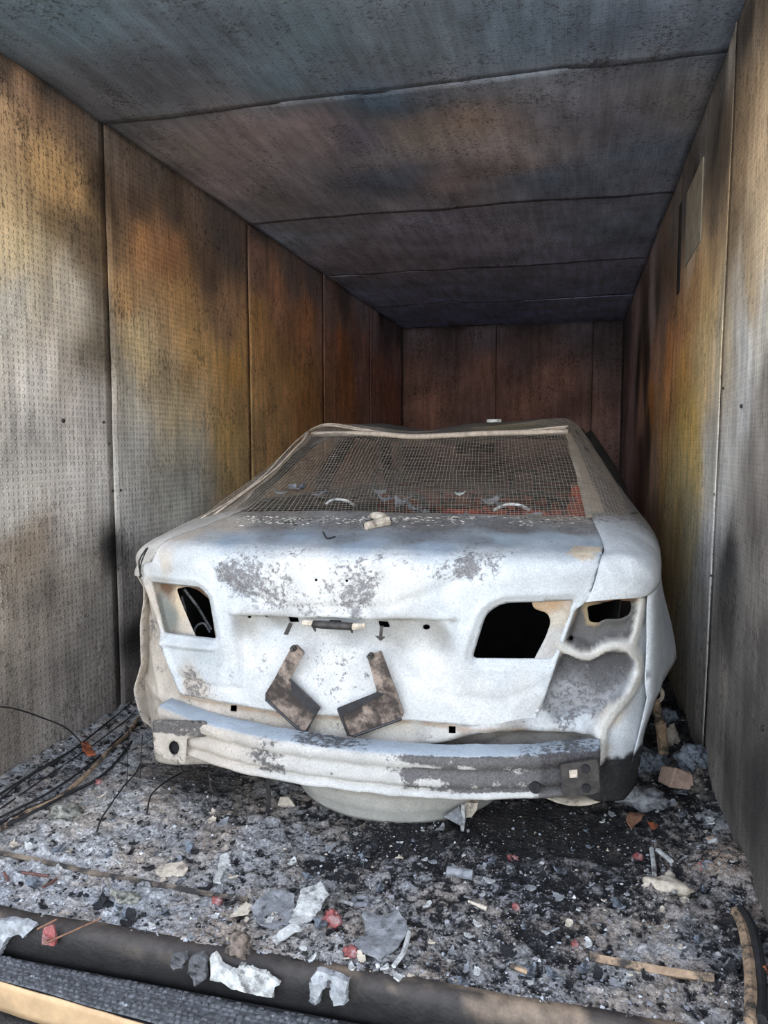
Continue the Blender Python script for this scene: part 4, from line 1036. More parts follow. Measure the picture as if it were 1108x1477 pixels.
mb.tube(smooth_path([(XCAR - .60, 3.44, 1.262), (XCAR - .3, 3.455, 1.262), (XCAR - .1, 3.46, 1.248), (XCAR + .25, 3.455, 1.262), (XCAR + .58, 3.44, 1.266)], 20), 0.013, 8)
mb.build('window_header', M['net_edge'], car, smooth=True)
for sgn in (1, -1):
    for nm, pts, r in (('middle_pillar', [(.86, 4.30, .90), (.80, 4.28, 1.05), (.66, 4.26, 1.27)], [.05, .045, .04]), ('front_pillar', [(.72, 5.50, .93), (.66, 5.15, 1.12), (.595, 4.88, 1.27)], [.04, .035, .035]),
                       ('roof_rail', [(.62, 3.70, 1.265), (.64, 4.2, 1.275), (.60, 4.9, 1.262)], [.022, .022, .022])):
        mb = MB(); mb.tube(smooth_path([(XCAR + sgn * p[0], p[1], p[2]) for p in pts], 8), list(np.interp(np.linspace(0, 2, 8), [0, 1, 2], r)), 8)
        mb.build(nm, M['char'], car, smooth=True)
mb = MB(); mb.tube(smooth_path([(XCAR - .60, 4.9, 1.262), (XCAR, 4.86, 1.278), (XCAR + .60, 4.9, 1.262)], 12), .02, 8); mb.build('windscreen_header', M['char'], car, smooth=True)
mb = MB(); mb.box((XCAR - .12, 4.80, 1.16), (XCAR + .12, 4.83, 1.225)); mb.tube([(XCAR, 4.82, 1.22), (XCAR, 4.86, 1.28)], .01, 6); mb.build('mirror', M['char'], car)
# burnt seat frames, dash and hoops seen through the netting
def seat(x0):
    mb = MB()
    mb.tube(smooth_path([(XCAR + x0 - .22, 4.15, .30), (XCAR + x0 - .22, 3.98, .82), (XCAR + x0 - .14, 3.95, .95), (XCAR + x0 + .14, 3.95, .95), (XCAR + x0 + .22, 3.98, .82), (XCAR + x0 + .22, 4.15, .30)], 24), .018, 6)
    for k in range(6):
        z = .42 + .085 * k
        mb.tube([(XCAR + x0 - .22, 4.12 - .035 * k, z), (XCAR + x0, 4.10 - .035 * k, z - .02), (XCAR + x0 + .22, 4.12 - .035 * k, z)], .006, 5)
    mb.tube([(XCAR + x0 - .06, 3.95, .94), (XCAR + x0 - .06, 3.94, 1.08), (XCAR + x0 + .06, 3.94, 1.08), (XCAR + x0 + .06, 3.95, .94)], .012, 6)
    mb.box((XCAR + x0 - .22, 4.10, .26), (XCAR + x0 + .22, 4.6, .36))
    mb.build('seat_frame', M['char'], car, smooth=False)
seat(-.36); seat(.36)
mb = MB(); mb.box((XCAR - .70, 5.05, .66), (XCAR + .70, 5.45, .90)); mb.tube([(XCAR - .68, 5.02, .86), (XCAR + .68, 5.02, .86)], .05, 8); mb.build('dashboard', M['rust'], car)
mb = MB()
for k in range(7): mb.tube(smooth_path([(XCAR + .12 + .09 * k, 3.32, .80 + .02 * (k % 2)), (XCAR + .15 + .09 * k, 3.35, .93 + .015 * (k % 3)), (XCAR + .19 + .09 * k, 3.36, .86)], 8), .012, 6)
mb.box((XCAR + .05, 3.30, .90), (XCAR + .62, 3.33, .93)); mb.box((XCAR + .60, 3.0, .92), (XCAR + .66, 3.4, 1.05))
mb.build('rear_seat_frame', M['rust'], car)

# --- bumper beam
def beam_off(X): return 0.11 * np.abs((X - XCAR) / 0.70) ** 2.4, 0.030 * ((X - XCAR) / 0.70) ** 2
bp = [(.10, .302), (.06, .305), (.015, .303), (.003, .297), (0, .285), (.001, .268), (.012, .260), (.013, .246), (.002, .238), (0, .222), (.002, .210), (.014, .204), (.014, .196), (.0, .190), (-.002, .180), (.004, .174), (.05, .172), (.10, .172)]
V = []; cols = []; scs = []
NB = 150
Xa, Xb = at(222, 1070, 2.2)[0], at(866, 1120, 2.2)[0]
for i in range(NB):
    X = Xa + (Xb - Xa) * i / (NB - 1); oy_, oz_ = beam_off(X)
    for (y, z) in bp:
        n_ = 0.003 * nz((X, z, y), 14, 3.0, 3)
        V.append((X, 2.105 + oy_ + y + n_, z + oz_ + n_))
        t = (X - Xa) / (Xb - Xa)
        top = z > .298 and y > .01
        front = .195 < z < .298
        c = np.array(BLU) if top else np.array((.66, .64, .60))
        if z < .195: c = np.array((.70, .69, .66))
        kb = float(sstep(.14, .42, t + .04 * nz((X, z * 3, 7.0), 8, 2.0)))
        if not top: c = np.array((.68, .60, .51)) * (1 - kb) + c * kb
        s = 0.12
        if front:
            s = max(0.85 * math.exp(-((t - .31) / .055) ** 2) * (0.6 if z > .265 else 1), 1.0 * sstep(.50, .66, t) * (.75 if z < .23 else 1), .25)
        if top: s = .15 + .5 * math.exp(-((t - .42) / .12) ** 2) + .6 * sstep(.78, .95, t)
        if z < .195: s = .15 + .9 * sstep(.86, .9, t)
        s *= 0.62 + 0.55 * (0.5 + nz((X * 1.0, z * 2.5, 2.0), 9, 4.0, 3))
        for tc, zc, rt, rz in ((.60, .272, .05, .008), (.655, .268, .03, .007), (.665, .226, .035, .012), (.57, .23, .03, .01), (.335, .268, .03, .008), (.33, .232, .035, .007), (.74, .27, .02, .006), (.80, .23, .015, .008)):
            s *= 1 - .95 * math.exp(-((t - tc) / rt) ** 4 - ((z - zc) / rz) ** 4)
        if t > .88 and front: c = np.array((.07, .066, .066))
        cols.append(c); scs.append(s)
k = len(bp)
f = [(i * k + j, (i + 1) * k + j, (i + 1) * k + j + 1, i * k + j + 1) for i in range(NB - 1) for j in range(k - 1)]
f += [tuple(range(k)), tuple(range((NB - 1) * k, NB * k))[::-1]]
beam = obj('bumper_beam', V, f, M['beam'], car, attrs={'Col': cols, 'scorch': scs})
beam['label'] = 'bowed steel bumper beam with sooty flaking right half'
# left mounting plate with its oval hole, ash in the box behind it
def le(x, y): p = at(x, y, 2.165); return (p[0], p[2])
pv, pf_ = cdt(rounded([le(*p) for p in [(219, 1039), (298, 1040), (300, 1062), (270, 1064), (268, 1103), (252, 1100), (222, 1088)]], .012), [[le(*p) for p in disc_px(251, 1079, 8, 10.5, 12)]], .012)
V = np.stack([pv[:, 0], 2.165 + .05 * np.clip((XCAR - .60 - pv[:, 0]), 0, 1) + np.array([.003 * nz((a, b, 0), 14) for a, b in pv]), pv[:, 1]], -1)
obj('beam_bracket', V, pf_, M['beam'], car, attrs={'Col': np.tile((.66, .58, .49), (len(V), 1)), 'scorch': np.where(pv[:, 1] > le(250, 1060)[1], .75, .25)}, thick=.005)
q = at(251, 1079, 2.185); mb = MB(); mb.tube([q, q + np.array((0, .05, 0))], .022, 10); mb.build('bracket_hole_dark_plug', M['black_char'], beam)  # black plug imitates the dark inside of the oval hole
# right mounting plate, dark, with a bright bare square
def re(x, y): p = at(x, y, 2.15); return (p[0], p[2])
mb = MB(); mb.prism(rounded([re(*p) for p in [(808, 1104), (862, 1098), (866, 1140), (858, 1148), (812, 1152)]], .006), lambda a, b, d: (a, 2.158 + .06 * max(0, a + .05) - .004 + d, b), .008)
rb_ = mb.build('beam_bracket', M['steel_dark'], car)
mb = MB(); mb.prism([re(*p) for p in [(821, 1112), (833, 1111), (833, 1122), (822, 1122)]], lambda a, b, d: (a, 2.148 + .06 * max(0, a + .05) + d, b), .005); mb.build('bare_patch', M['ash_cream'], rb_)
for (x, y, r) in [(845, 1110, .012), (846, 1138, .012), (772, 1137, .017)]:
    p = at(x, y, 2.15); mb = MB(); mb.tube([p, p + np.array((0, .02, 0))], r, 10); mb.build('bolt', M['black_char'], rb_)

# --- spare wheel well under the floor
wp = [(.425, .24), (.43, .17), (.425, .12), (.405, .085), (.40, .06), (.39, .04), (.375, .02), (.372, .004), (.36, -.012), (.30, -.016), (.0, -.016)]
V = []; cols = []
na = 72
for i in range(na):
    a = 2 * math.pi * i / na
    for r, z in wp:
        n_ = 0.004 * nz((math.cos(a), math.sin(a), z * 4), 3, 0)
        V.append((-0.60 + (r + n_) * 1.02 * math.sin(a), 2.665 - (r + n_) * math.cos(a), z + n_ * .4))
        cols.append((.44, .37, .30) if z > .085 else ((.70, .67, .60) if z > .0 else (.42, .37, .31)))
k = len(wp)
f = [(i * k + j, ((i + 1) % na) * k + j, ((i + 1) % na) * k + j + 1, i * k + j + 1) for i in range(na) for j in range(k - 1)]
well = obj('spare_wheel_well', V, f, M['paint'], car, attrs={'Col': cols, 'scorch': np.full(len(V), .2)}, thick=.003)
well['label'] = 'rounded pale spare wheel well hanging below the beam'
def tab(px, Y, nm, par, mat, d=.006):
    mb = MB(); mb.prism([(at(x, y, Y)[0], at(x, y, Y)[2]) for x, y in px], lambda a, b, e: (a, Y + e, b), d); return mb.build(nm, mat, par)
tab([(399, 1166), (404, 1150), (416, 1150), (426, 1164), (410, 1172), (402, 1172)], 2.34, 'tab', well, M['ash_cream'])
tab([(640, 1178), (662, 1164), (668, 1180), (664, 1191)], 2.32, 'tab', well, M['ash_grey'])
tab([(660, 1172), (672, 1158), (690, 1158), (687, 1170), (680, 1179), (664, 1180)], 2.36, 'tab', well, M['ash_cream'], .03)
mb = MB(); mb.tube([at(668, 1160, 2.33), at(668, 1180, 2.33), at(667, 1198, 2.33)], [.006, .010, .006], 7); mb.build('drip', M['ash_white'], well)
V = []
v, f = grid(26, 8, lambda u, w: (at(768, 1160, 2.33)[0] + .235 * u, 2.33 + .25 * w, .16 - .055 * math.sin(math.pi * min(1, u * .98 + .02)) ** .6 * (1 - .3 * w) ))
pan = obj('underbody_pan', v, f, M['ash_cream'], car, thick=.006)
mb = MB(); mb.tube([at(386, 1122, 2.29), at(388, 1148, 2.29), at(386, 1176, 2.29)], .007, 6); mb.build('hanging_rod', M['steel_dark'], car)
mb = MB(); mb.tube([at(301, 1116, 2.29), at(303, 1130, 2.29), at(306, 1142, 2.29)], .003, 5); mb.build('hanging_rod', M['steel_dark'], car)

# --- lid fittings: latch bar, clips, the two bent brackets, patches
def lp(x, y, off=0.0):
    p = on_sheet(x, y, lambda X, Z: face_y(X, Z) - off, 2.2); return p
mb = MB()
mb.tube([lp(451, 900, .006), lp(463, 901, .006), lp(497, 903, .006), lp(509, 904, .006)], [.011, .013, .013, .011], 8)
latch = mb.build('latch_bar', M['steel_dark'], lid, smooth=True)
for pa, pb in (((452, 899), (437, 898)), ((508, 904), (527, 902))):
    mb = MB(); mb.tube([lp(*pa, .006), lp(*pb, .004)], [.011, .008], 7); mb.build('latch_end', M['ash_cream'], lid)
for pa, pb in (((453, 904), (455, 911)), ((507, 907), (508, 913))):
    mb = MB(); mb.tube([lp(*pa, .006), lp(*pb, .006)], [.006, .002], 6); mb.build('latch_claw', M['steel_dark'], lid)
for px in ([(417, 898), (422, 900), (415, 916), (409, 915)], [(548, 903), (553, 903), (551, 918), (547, 918)], [(541, 917), (556, 919), (549, 925)]):
    mb = MB(); mb.prism([(lp(x, y, .004)[0], lp(x, y, .004)[2]) for x, y in px], lambda a, b, e: (a, float(face_y(a, b)) + .014 - .018 + e, b), .004); mb.build('clip', M['steel_dark'], lid)
def bracket(body, flange, bolt, thick):
    pp = [lp(x, y, .014) for x, y in body]
    mb = MB(); mb.prism(rounded([(p[0], p[2]) for p in pp], .006), lambda a, b, e: (a, float(face_y(a, b)) - .016 + e, b), thick)
    o = mb.build('bracket', M['bracket'], car)
    fp = [lp(x, y, .018) for x, y in flange]
    mb = MB(); mb.prism([(p[0], p[2]) for p in fp], lambda a, b, e: (a, float(face_y(a, b)) - .022 + e, b), .005); mb.build('flange', M['bracket_edge'], o)
    # dark rolled edge around the foot of the bracket
    ed = [lp(x, y, .018) for x, y in body[3:8]]
    mb = MB(); mb.tube([np.array((p[0], float(face_y(p[0], p[2])) - .018, p[2])) for p in ed], .0045, 6); mb.build('rolled_edge', M['bracket_edge'], o)
    p = lp(*bolt, .02); mb = MB(); mb.tube([p + np.array((0, .01, 0)), p + np.array((0, -.012, 0))], .010, 6); mb.tube([p + np.array((0, -.012, 0)), p + np.array((0, -.02, 0))], .006, 8); mb.build('bolt', M['steel_dark'], o)
    return o
b1 = bracket([(419, 936), (428, 929), (440, 941), (418, 980), (461, 1021), (442, 1055), (434, 1055), (383, 1008), (383, 1000), (395, 981)], [(421, 981), (461, 1022), (456, 1033), (420, 999)], (424, 935), .005)
b1['label'] = 'bent scorched bracket hanging on the left, pointing right'
b2 = bracket([(550, 938), (530, 945), (544, 998), (488, 1022), (493, 1036), (503, 1061), (510, 1062), (579, 1037), (583, 1028), (571, 995)], [(487, 1021), (544, 998), (555, 1001), (492, 1034)], (535, 946), .005)
b2['label'] = 'bent scorched bracket hanging on the right, pointing left'
mb = MB()
def nlid(x, y): 
    X, s = lid_deck(x, y); p = lid_point(np.array([X]), np.array([s]))[0]; return p
mb.tube(smooth_path([nlid(466, 770) + (0, 0, .006), nlid(472, 779) + (0, 0, .006), nlid(484, 797) + (0, -.004, .004)], 10), .0025, 5)
wire = mb.build('loose_wire', M['cable']); tag(wire, 'short kinked dark wire lying on the boot lid edge', 'wire')
# wires on the right rear side of the boot: edge wire at the left corner
mb = MB(); mb.tube(smooth_path([at(214, 790, 2.30) + (0, -.01, 0), at(204, 806, 2.29) + (0, -.01, 0), at(201, 820, 2.29), at(204, 832, 2.29)], 12), .003, 5)
mb.tube(smooth_path([at(216, 789, 2.30) + (0, -.01, 0), at(209, 803, 2.29) + (0, -.01, 0), at(203, 816, 2.29), at(202, 834, 2.29)], 12), .0025, 5)
tag(mb.build('corner_wire', M['cable']), 'looped dark wire hanging over the left boot corner', 'wire')
# inside of the left lamp opening: charred stalks
mb = MB()
mb.tube(smooth_path([at(266, 850, 2.36), at(285, 875, 2.37), at(305, 908, 2.38)], 10), .005, 6)
mb.tube(smooth_path([at(262, 860, 2.35), at(268, 885, 2.36), at(266, 912, 2.37), at(275, 915, 2.37)], 10), .004, 6)
mb.tube(smooth_path([at(279, 918, 2.36), at(283, 904, 2.36), at(294, 899, 2.37), at(303, 912, 2.37)], 12), .004, 6)
mb.build('charred_wiring', M['soot_grey'], rear)

# ------------------------------------------------------------------ wire netting over the rear window
NETC = [  # rows from the boot up over the roof; columns from left to right: x, y in the photograph and depth
 [(214,787,2.36),(262,768,2.46),(345,746,2.70),(450,746,2.70),(560,748,2.69),(700,750,2.69),(850,754,2.68),(905,775,2.62),(938,792,2.58)],
 [(285,748,2.62),(330,733,2.72),(375,722,2.80),(460,720,2.82),(560,722,2.82),(700,724,2.82),(842,728,2.80),(890,735,2.82),(918,757,2.85)],
 [(372,684,3.02),(392,682,3.06),(420,680,3.10),(480,680,3.12),(570,684,3.12),(700,684,3.12),(828,676,3.10),(868,684,3.12),(884,692,3.18)],
 [(440,632,3.36),(448,630,3.40),(470,627,3.42),(510,626,3.43),(590,636,3.44),(700,632,3.44),(812,626,3.42),(838,634,3.46),(856,644,3.50)],
 [(463,613,3.60),(470,612,3.62),(486,611,3.64),(520,613,3.66),(594,622,3.66),(700,616,3.66),(800,604,3.64),(818,604,3.66),(832,612,3.70)]]
NP = [[at(*c) for c in row] for row in NETC]
def even(P, n=200):
    q = np.array([catmull(P, i / n) for i in range(n + 1)]); d_ = np.concatenate([[0], np.cumsum(np.linalg.norm(np.diff(q, axis=0), axis=1))])
    return d_ / d_[-1]
EU = even(NP[2]); EV = even([r[4] for r in NP])
def net_pt(u, w):
    u = float(np.interp(u, EU, np.linspace(0, 1, len(EU)))); w = float(np.interp(w, EV, np.linspace(0, 1, len(EV))))
    return catmull([catmull(r, u) for r in NP], w)
mb = MB()
NU, NV = 104, 72
nu, nv = 113, 75
G = np.array([[net_pt(i / NU, j / NV) for i in range(NU + 1)] for j in range(NV + 1)])
for j in range(NV + 1):
    for i in range(NU + 1):
        p = G[j, i]; s_ = .006
        G[j, i] = p + s_ * np.array((nz((p[0], p[1], 0), 5, 1), nz((p[0], p[1], 3), 5, 2), .6 * nz((p[0], p[1], 7), 5, 3)))
rn = random.Random(5)
for j in range(NV + 1): mb.tube([G[j, i] for i in range(0, NU + 1, 2)], .0009, 3, False)
for i in range(NU + 1): mb.tube([G[j, i] for j in range(0, NV + 1, 2)], .0009, 3, False)
net = mb.build('wire_netting', M['net'])
tag(net, 'fine square wire netting draped over the rear window and roof edge', 'netting')
def strand(pts, r, n=24):
    m_ = MB()
    for k in range(3):
        off = [(0, 0, 0), (.005, .004, .004), (-.004, .005, -.004)][k]
        m_.tube(smooth_path([at(*p) + np.array(off) * (1 + .6 * math.sin(k * 2 + i)) for i, p in enumerate(pts)], n), r * (.7 + .15 * k), 6)
    return m_.build('edge_cord', M['net_edge'], net, smooth=True)
strand([(308,743,2.66),(350,712,2.82),(380,690,2.92),(402,672,3.02),(424,648,3.14),(436,636,3.24),(443,624,3.34)], .0045)['label'] = 'twisted pale edge cord'
strand([(290,748,2.62),(330,724,2.78),(378,688,2.96),(408,656,3.14),(430,634,3.30),(452,618,3.44),(476,613,3.5),(520,620,3.46),(600,630,3.46),(700,627,3.46),(800,617,3.44),(818,616,3.44)], .004, 50)['label'] = 'twisted pale edge cord'

# ------------------------------------------------------------------ things lying on the car and on the floor
def blob(center, size, seed, sub=2, amp=.28, freq=2.2, flat=1.0):
    bm = bmesh.new(); bmesh.ops.create_icosphere(bm, subdivisions=sub, radius=1.0)
    v = []
    for q in bm.verts:
        k = 1 + amp * nz((q.co.x, q.co.y, q.co.z), freq * .5, seed * 3.7, 3)
        v.append((center[0] + q.co.x * k * size[0], center[1] + q.co.y * k * size[1], center[2] + q.co.z * k * size[2] * flat))
    f = [tuple(x.index for x in p.verts) for p in bm.faces]; bm.free()
    return v, f
def flake(center, size, seed, mat, name, tilt=.2, curl=.25, thick=.003, n=13, asp=.7, yaw=None):
    """A curled irregular plate of ash or paint."""
    r = random.Random(seed)
    ya = r.uniform(0, 6.28) if yaw is None else yaw
    ring = []
    for i in range(n):
        a = 2 * math.pi * i / n + r.uniform(-.2, .2); k = r.uniform(.55, 1.15)
        ring.append((math.cos(a) * k, math.sin(a) * k * asp))
    pts = [(0, 0)] + [(x * .55, y * .55) for x, y in ring] + ring
    R3 = Matrix.Rotation(ya, 3, 'Z') @ Matrix.Rotation(r.uniform(-tilt, tilt), 3, 'X') @ Matrix.Rotation(r.uniform(-tilt, tilt), 3, 'Y')
    v = []
    for k in (0, 1):
        for x, y in pts:
            z = curl * x * x + r.uniform(-.04, .04) * (abs(x) + abs(y)) - k * thick / size
            v.append(tuple(R3 @ Vector((x * size, y * size, z * size))))
    zmin = min(p[2] for p in v)
    v = [(p[0] + center[0], p[1] + center[1], p[2] - zmin * .7 + center[2]) for p in v]
    m = len(pts); f = []
    for k in (0, 1):
        b = k * m; fl = []
        for i in range(n):
            j = (i + 1) % n
            fl += [(b, b + 1 + i, b + 1 + j), (b + 1 + i, b + 1 + n + i, b + 1 + n + j, b + 1 + j)]
        f += fl if k == 0 else [t[::-1] for t in fl]
    for i in range(n):
        j = (i + 1) % n
        f.append((1 + n + i, m + 1 + n + i, m + 1 + n + j, 1 + n + j))
    return obj(name, v, f, mat, smooth=False, origin=center)
def put(o, label, cat, group=None): return tag(o, label, cat, group)
def chunk(x, y, size, mat, name, label, cat, seed, amp=.3, flat=.6, group=None, sub=3):
    p = on_floor(x, y)
    v, f = blob((p[0], p[1], p[2] + size[2] * .45), size, seed, sub, amp * 1.5, 4.2, 1.0)
    return put(obj(name, v, f, mat, origin=p), label, cat, group)
def stick(pts, r, mat, name, label, cat, n=6, lift=.008, group=None, seg=14):
    P = []
    for q in pts:
        p = on_floor(q[0], q[1]); P.append(p + np.array((0, 0, lift + (q[2] if len(q) > 2 else 0))))
    mb = MB(); mb.tube(smooth_path(P, seg), r, n)
    return put(mb.build(name, mat, origin=P[0]), label, cat, group)
def plate(px, mat, name, label, cat, lift=.01, thick=.006, seed=1, bend=.012, group=None):
    """A flat torn piece on the floor whose outline is given by its corners; slightly buckled."""
    P = [on_floor(*p) for p in px]
    c = np.mean(P, 0)
    rr = random.Random(seed * 7)
    o2 = densify([(p[0], p[1]) for p in P], .012)
    o2 = [(a + rr.uniform(-.0035, .0035), b + rr.uniform(-.0035, .0035)) for a, b in o2]
    v2_, f2_ = cdt(o2, [], max(.008, .10 * np.ptp(np.array(o2), axis=0).max()))
    z = np.array([c[2] + lift + bend * nz((a * 1.0, b, seed), 9, seed, 2) + bend * 1.5 * abs(a - c[0]) / .1 * .3 for a, b in v2_])
    return put(obj(name, np.stack([v2_[:, 0], v2_[:, 1], z], -1), f2_, mat, smooth=False, thick=thick, origin=c), label, cat, group)

# on the car
def on_car(x, y, Y): return at(x, y, Y)
p = nlid(546, 752); v, f = blob(p + (0, 0, .018), (.030, .025, .018), 3); put(obj('cap', v, f, M['ash_cream'], origin=p), 'lumpy cream cap on the ash below the rear window', 'cap')
mb = MB(); a_, b_ = nlid(528, 765) + (0, 0, .014), nlid(560, 759) + (0, 0, .018); mb.tube([a_, a_ * .5 + b_ * .5, b_], [.013, .016, .017], 10); put(mb.build('tube', M['ash_cream'], smooth=False, origin=a_), 'short cream tube lying on the boot deck below the cap', 'tube')
p = at(713, 608, 3.66); mb = MB(); mb.prism(rounded([(-.035, -.016), (.035, -.014), (.032, .016), (-.032, .018)], .006), lambda a, b, d: (p[0] + a, p[1] + b, p[2] - .004 + d), .014); put(mb.build('tile_piece', M['ash_white'], origin=p), 'small white slab lying on the roof', 'scrap')
WINF = []
for k, (x, y, Y, s, m) in enumerate([(402,714,2.88,.030,'ash_grey'),(424,706,2.90,.034,'ash_grey'),(436,704,2.92,.022,'ash_blue'),(465,717,2.86,.034,'ash_grey'),(556,722,2.86,.04,'ash_blue'),(578,732,2.82,.055,'ash_grey'),(598,738,2.80,.045,'ash_blue'),
      (612,744,2.76,.03,'ash_grey'),(664,714,2.9,.022,'ash_white'),(708,726,2.86,.04,'ash_grey'),(722,730,2.84,.03,'ash_blue'),(655,750,2.74,.03,'ash_blue'),(676,744,2.76,.026,'ash_grey'),(770,748,2.76,.035,'ash_grey'),(740,752,2.74,.025,'ash_blue'),(800,752,2.74,.03,'ash_grey'),(590,720,2.90,.03,'ash_blue'),(548,712,2.92,.03,'ash_grey')]):
    p = at(x, y, Y); p[2] = max(p[2], .918)
    WINF.append((x, put(flake(p, s, 40 + k, M[m], 'ash_flake', .5, .5), 'curled grey ash flake', 'flake', 'flakes behind the rear window netting')))
ORD = ['first', 'second', 'third', 'fourth', 'fifth', 'sixth', 'seventh', 'eighth', 'ninth', 'tenth', 'eleventh', 'twelfth', 'thirteenth', 'fourteenth', 'fifteenth', 'sixteenth', 'seventeenth', 'last']
for k, (x, o_) in enumerate(sorted(WINF, key=lambda q: q[0])):
    o_['label'] = 'curled grey flake behind the rear window netting, %s from the left' % ORD[k] if k < 17 else 'curled grey flake behind the rear window netting, rightmost of all'
for k, pts in enumerate([[(470,729,2.80),(482,722,2.82),(500,724,2.82),(512,731,2.80)],[(712,738,2.78),(728,730,2.80),(748,730,2.80),(764,737,2.78)]]):
    mb = MB(); mb.tube(smooth_path([at(*q) + (0, 0, .004) for q in pts], 12), .006, 6)
    put(mb.build('curved_strip', M['ash_white'], origin=at(*pts[0])), ['arched pale strip at the rear window base, left of the cap', 'arched pale strip at the rear window base, right of the cap'][k], 'strip')
# ash crust along the foot of the rear window
r = random.Random(11); V = []; Fc = []; Cc = []
ic_v, ic_f = blob((0, 0, 0), (1, 1, 1), 1, 1, 0)
for k in range(1500):
    x = r.uniform(340, 856); y = 747 + abs(r.gauss(0, 6)) - 2; e_ = nlid(x, max(y, 745.5))
    s_ = .0012 + .0055 * r.random() ** 3; g = r.uniform(.25, .6) if r.random() < .8 else .05
    c = (g, g * .92, g * .82); k0 = len(V)
    V += [(e_[0] + q[0] * s_ * 1.3 * r.uniform(.7, 1.3), e_[1] + q[1] * s_ * r.uniform(.7, 1.3), e_[2] + .001 + q[2] * s_ * .6) for q in ic_v]
    Fc += [tuple(i + k0 for i in t) for t in ic_f]; Cc += [c] * len(ic_v)
ac = obj('ash_crust', V, Fc, M['flecks'], smooth=False, attrs={'Col': Cc})
tag(ac, 'crumbly cream ash line along the foot of the rear window', 'ash', None, 'stuff')

# scrap on the floor near the mouth
plate([(430,1345),(418,1338),(436,1302),(462,1295),(474,1306),(462,1318),(446,1336)], M['ash_white'], 'sheet_scrap', 'folded white sheet scrap, brightest piece at the floor edge', 'scrap', .022, .004, 2, .02)
plate([(362,1318),(390,1292),(424,1296),(428,1330),(408,1342),(372,1338)], M['ash_grey'], 'sheet_scrap', 'speckled grey sheet scrap left of the folded white one', 'scrap', .010, .004, 3, .02)
plate([(392,1357),(424,1344),(452,1342),(440,1352),(398,1366)], M['ash_white'], 'sheet_strip', 'pale strip below the folded white sheet scrap', 'scrap', .01, .004, 4)
plate([(522,1331),(575,1332),(590,1345),(572,1374),(548,1394),(524,1384),(508,1368),(528,1352)], M['ash_grey'], 'sheet_scrap', 'broad grey torn sheet right of the red melted lump', 'scrap', .010, .004, 6, .02)
plate([(225,1262),(232,1253),(262,1256),(272,1262),(264,1268),(232,1268)], M['ash_cream'], 'pale_shard', 'long pale lens shaped shard beside the floor rail', 'shard', .012, .008, 7, .01)
plate([(316,1238),(332,1235),(331,1250),(322,1262),(319,1283),(309,1284),(314,1262)], M['ash_white'], 'bone_strip', 'white notched strip standing right of the pale shard', 'strip', .014, .005, 8)
plate([(160,1296),(176,1292),(185,1300),(172,1308)], M['ash_crumbly'], 'pale_lump', 'lichen pale clod behind the sill on the left', 'clod', .01, .014, 9)
plate([(330,1326),(356,1314),(368,1318),(352,1326)], M['ash_cream'], 'pale_shard', 'thin curled shard above the sill beside the clod', 'shard', .014, .004, 10)
chunk(346, 1378, (.030, .022, .038), M['clod'], 'clod', 'brown grey clod perched on the sill edge', 'clod', 21, .45)
chunk(185, 1300, (.035, .022, .014), M['ash_crumbly'], 'clod', 'yellowish ash clod on the floor left of centre', 'clod', 22, .5)
chunk(95, 1176, (.05, .04, .022), M['ash_crumbly'], 'clod', 'yellowish ash clod near the cables at the left wall', 'clod', 23, .6)
chunk(480, 1332, (.024, .020, .022), M['red_melt'], 'red_lump', 'largest red melted plastic lump on the floor edge', 'lump', 24, .5, 1, None, 3)
chunk(508, 1378, (.022, .012, .014), M['red_melt'], 'red_lump', 'pink lump below the broad grey torn sheet', 'lump', 25, .5)
chunk(312, 1303, (.016, .010, .010), M['red_melt'], 'red_lump', 'small pink red lump by the floor rail end', 'lump', 26, .4)
chunk(740, 1240, (.016, .012, .010), M['red_melt'], 'red_lump', 'red crumb in the black ash right of the middle', 'lump', 27, .4)
chunk(830, 1364, (.010, .009, .008), M['red_melt'], 'red_lump', 'tiny red crumb near the bright lath', 'lump', 28, .4)
chunk(920, 1238, (.016, .012, .010), M['red_melt'], 'red_lump', 'pink crumb left of the two white sticks', 'lump', 29, .4)
chunk(1016, 1255, (.02, .02, .016), M['red_melt'], 'red_lump', 'dull red lump beside the right wall', 'lump', 30, .4)
chunk(744, 1312, (.010, .008, .012), M['red_melt'], 'red_lump', 'dark red crumb in the middle of the ash', 'lump', 31, .4)
chunk(1102, 1400, (.012, .012, .010), M['orange_melt'], 'orange_lump', 'orange lump at the lower right wall foot', 'lump', 32, .4)
plate([(124,1098),(118,1084),(124,1080),(134,1090),(138,1102),(128,1108)], M['orange_melt'], 'orange_scrap', 'bright orange scrap at the foot of the left wall', 'scrap', .03, .006, 33, .03)
chunk(143, 1130, (.014, .012, .010), M['red_melt'], 'red_lump', 'pinkish lump just below the orange scrap', 'lump', 34, .4)
for k, pts in enumerate([[(6,1262),(12,1274)],[(32,1262),(70,1268)],[(62,1284),(82,1272)]]):
    stick(pts, .004, M['sliver'], 'red_sliver', ['short red brown sliver at the far left floor edge', 'long red brown sliver at the left floor edge', 'slanting red brown sliver at the left floor edge'][k], 'sliver')
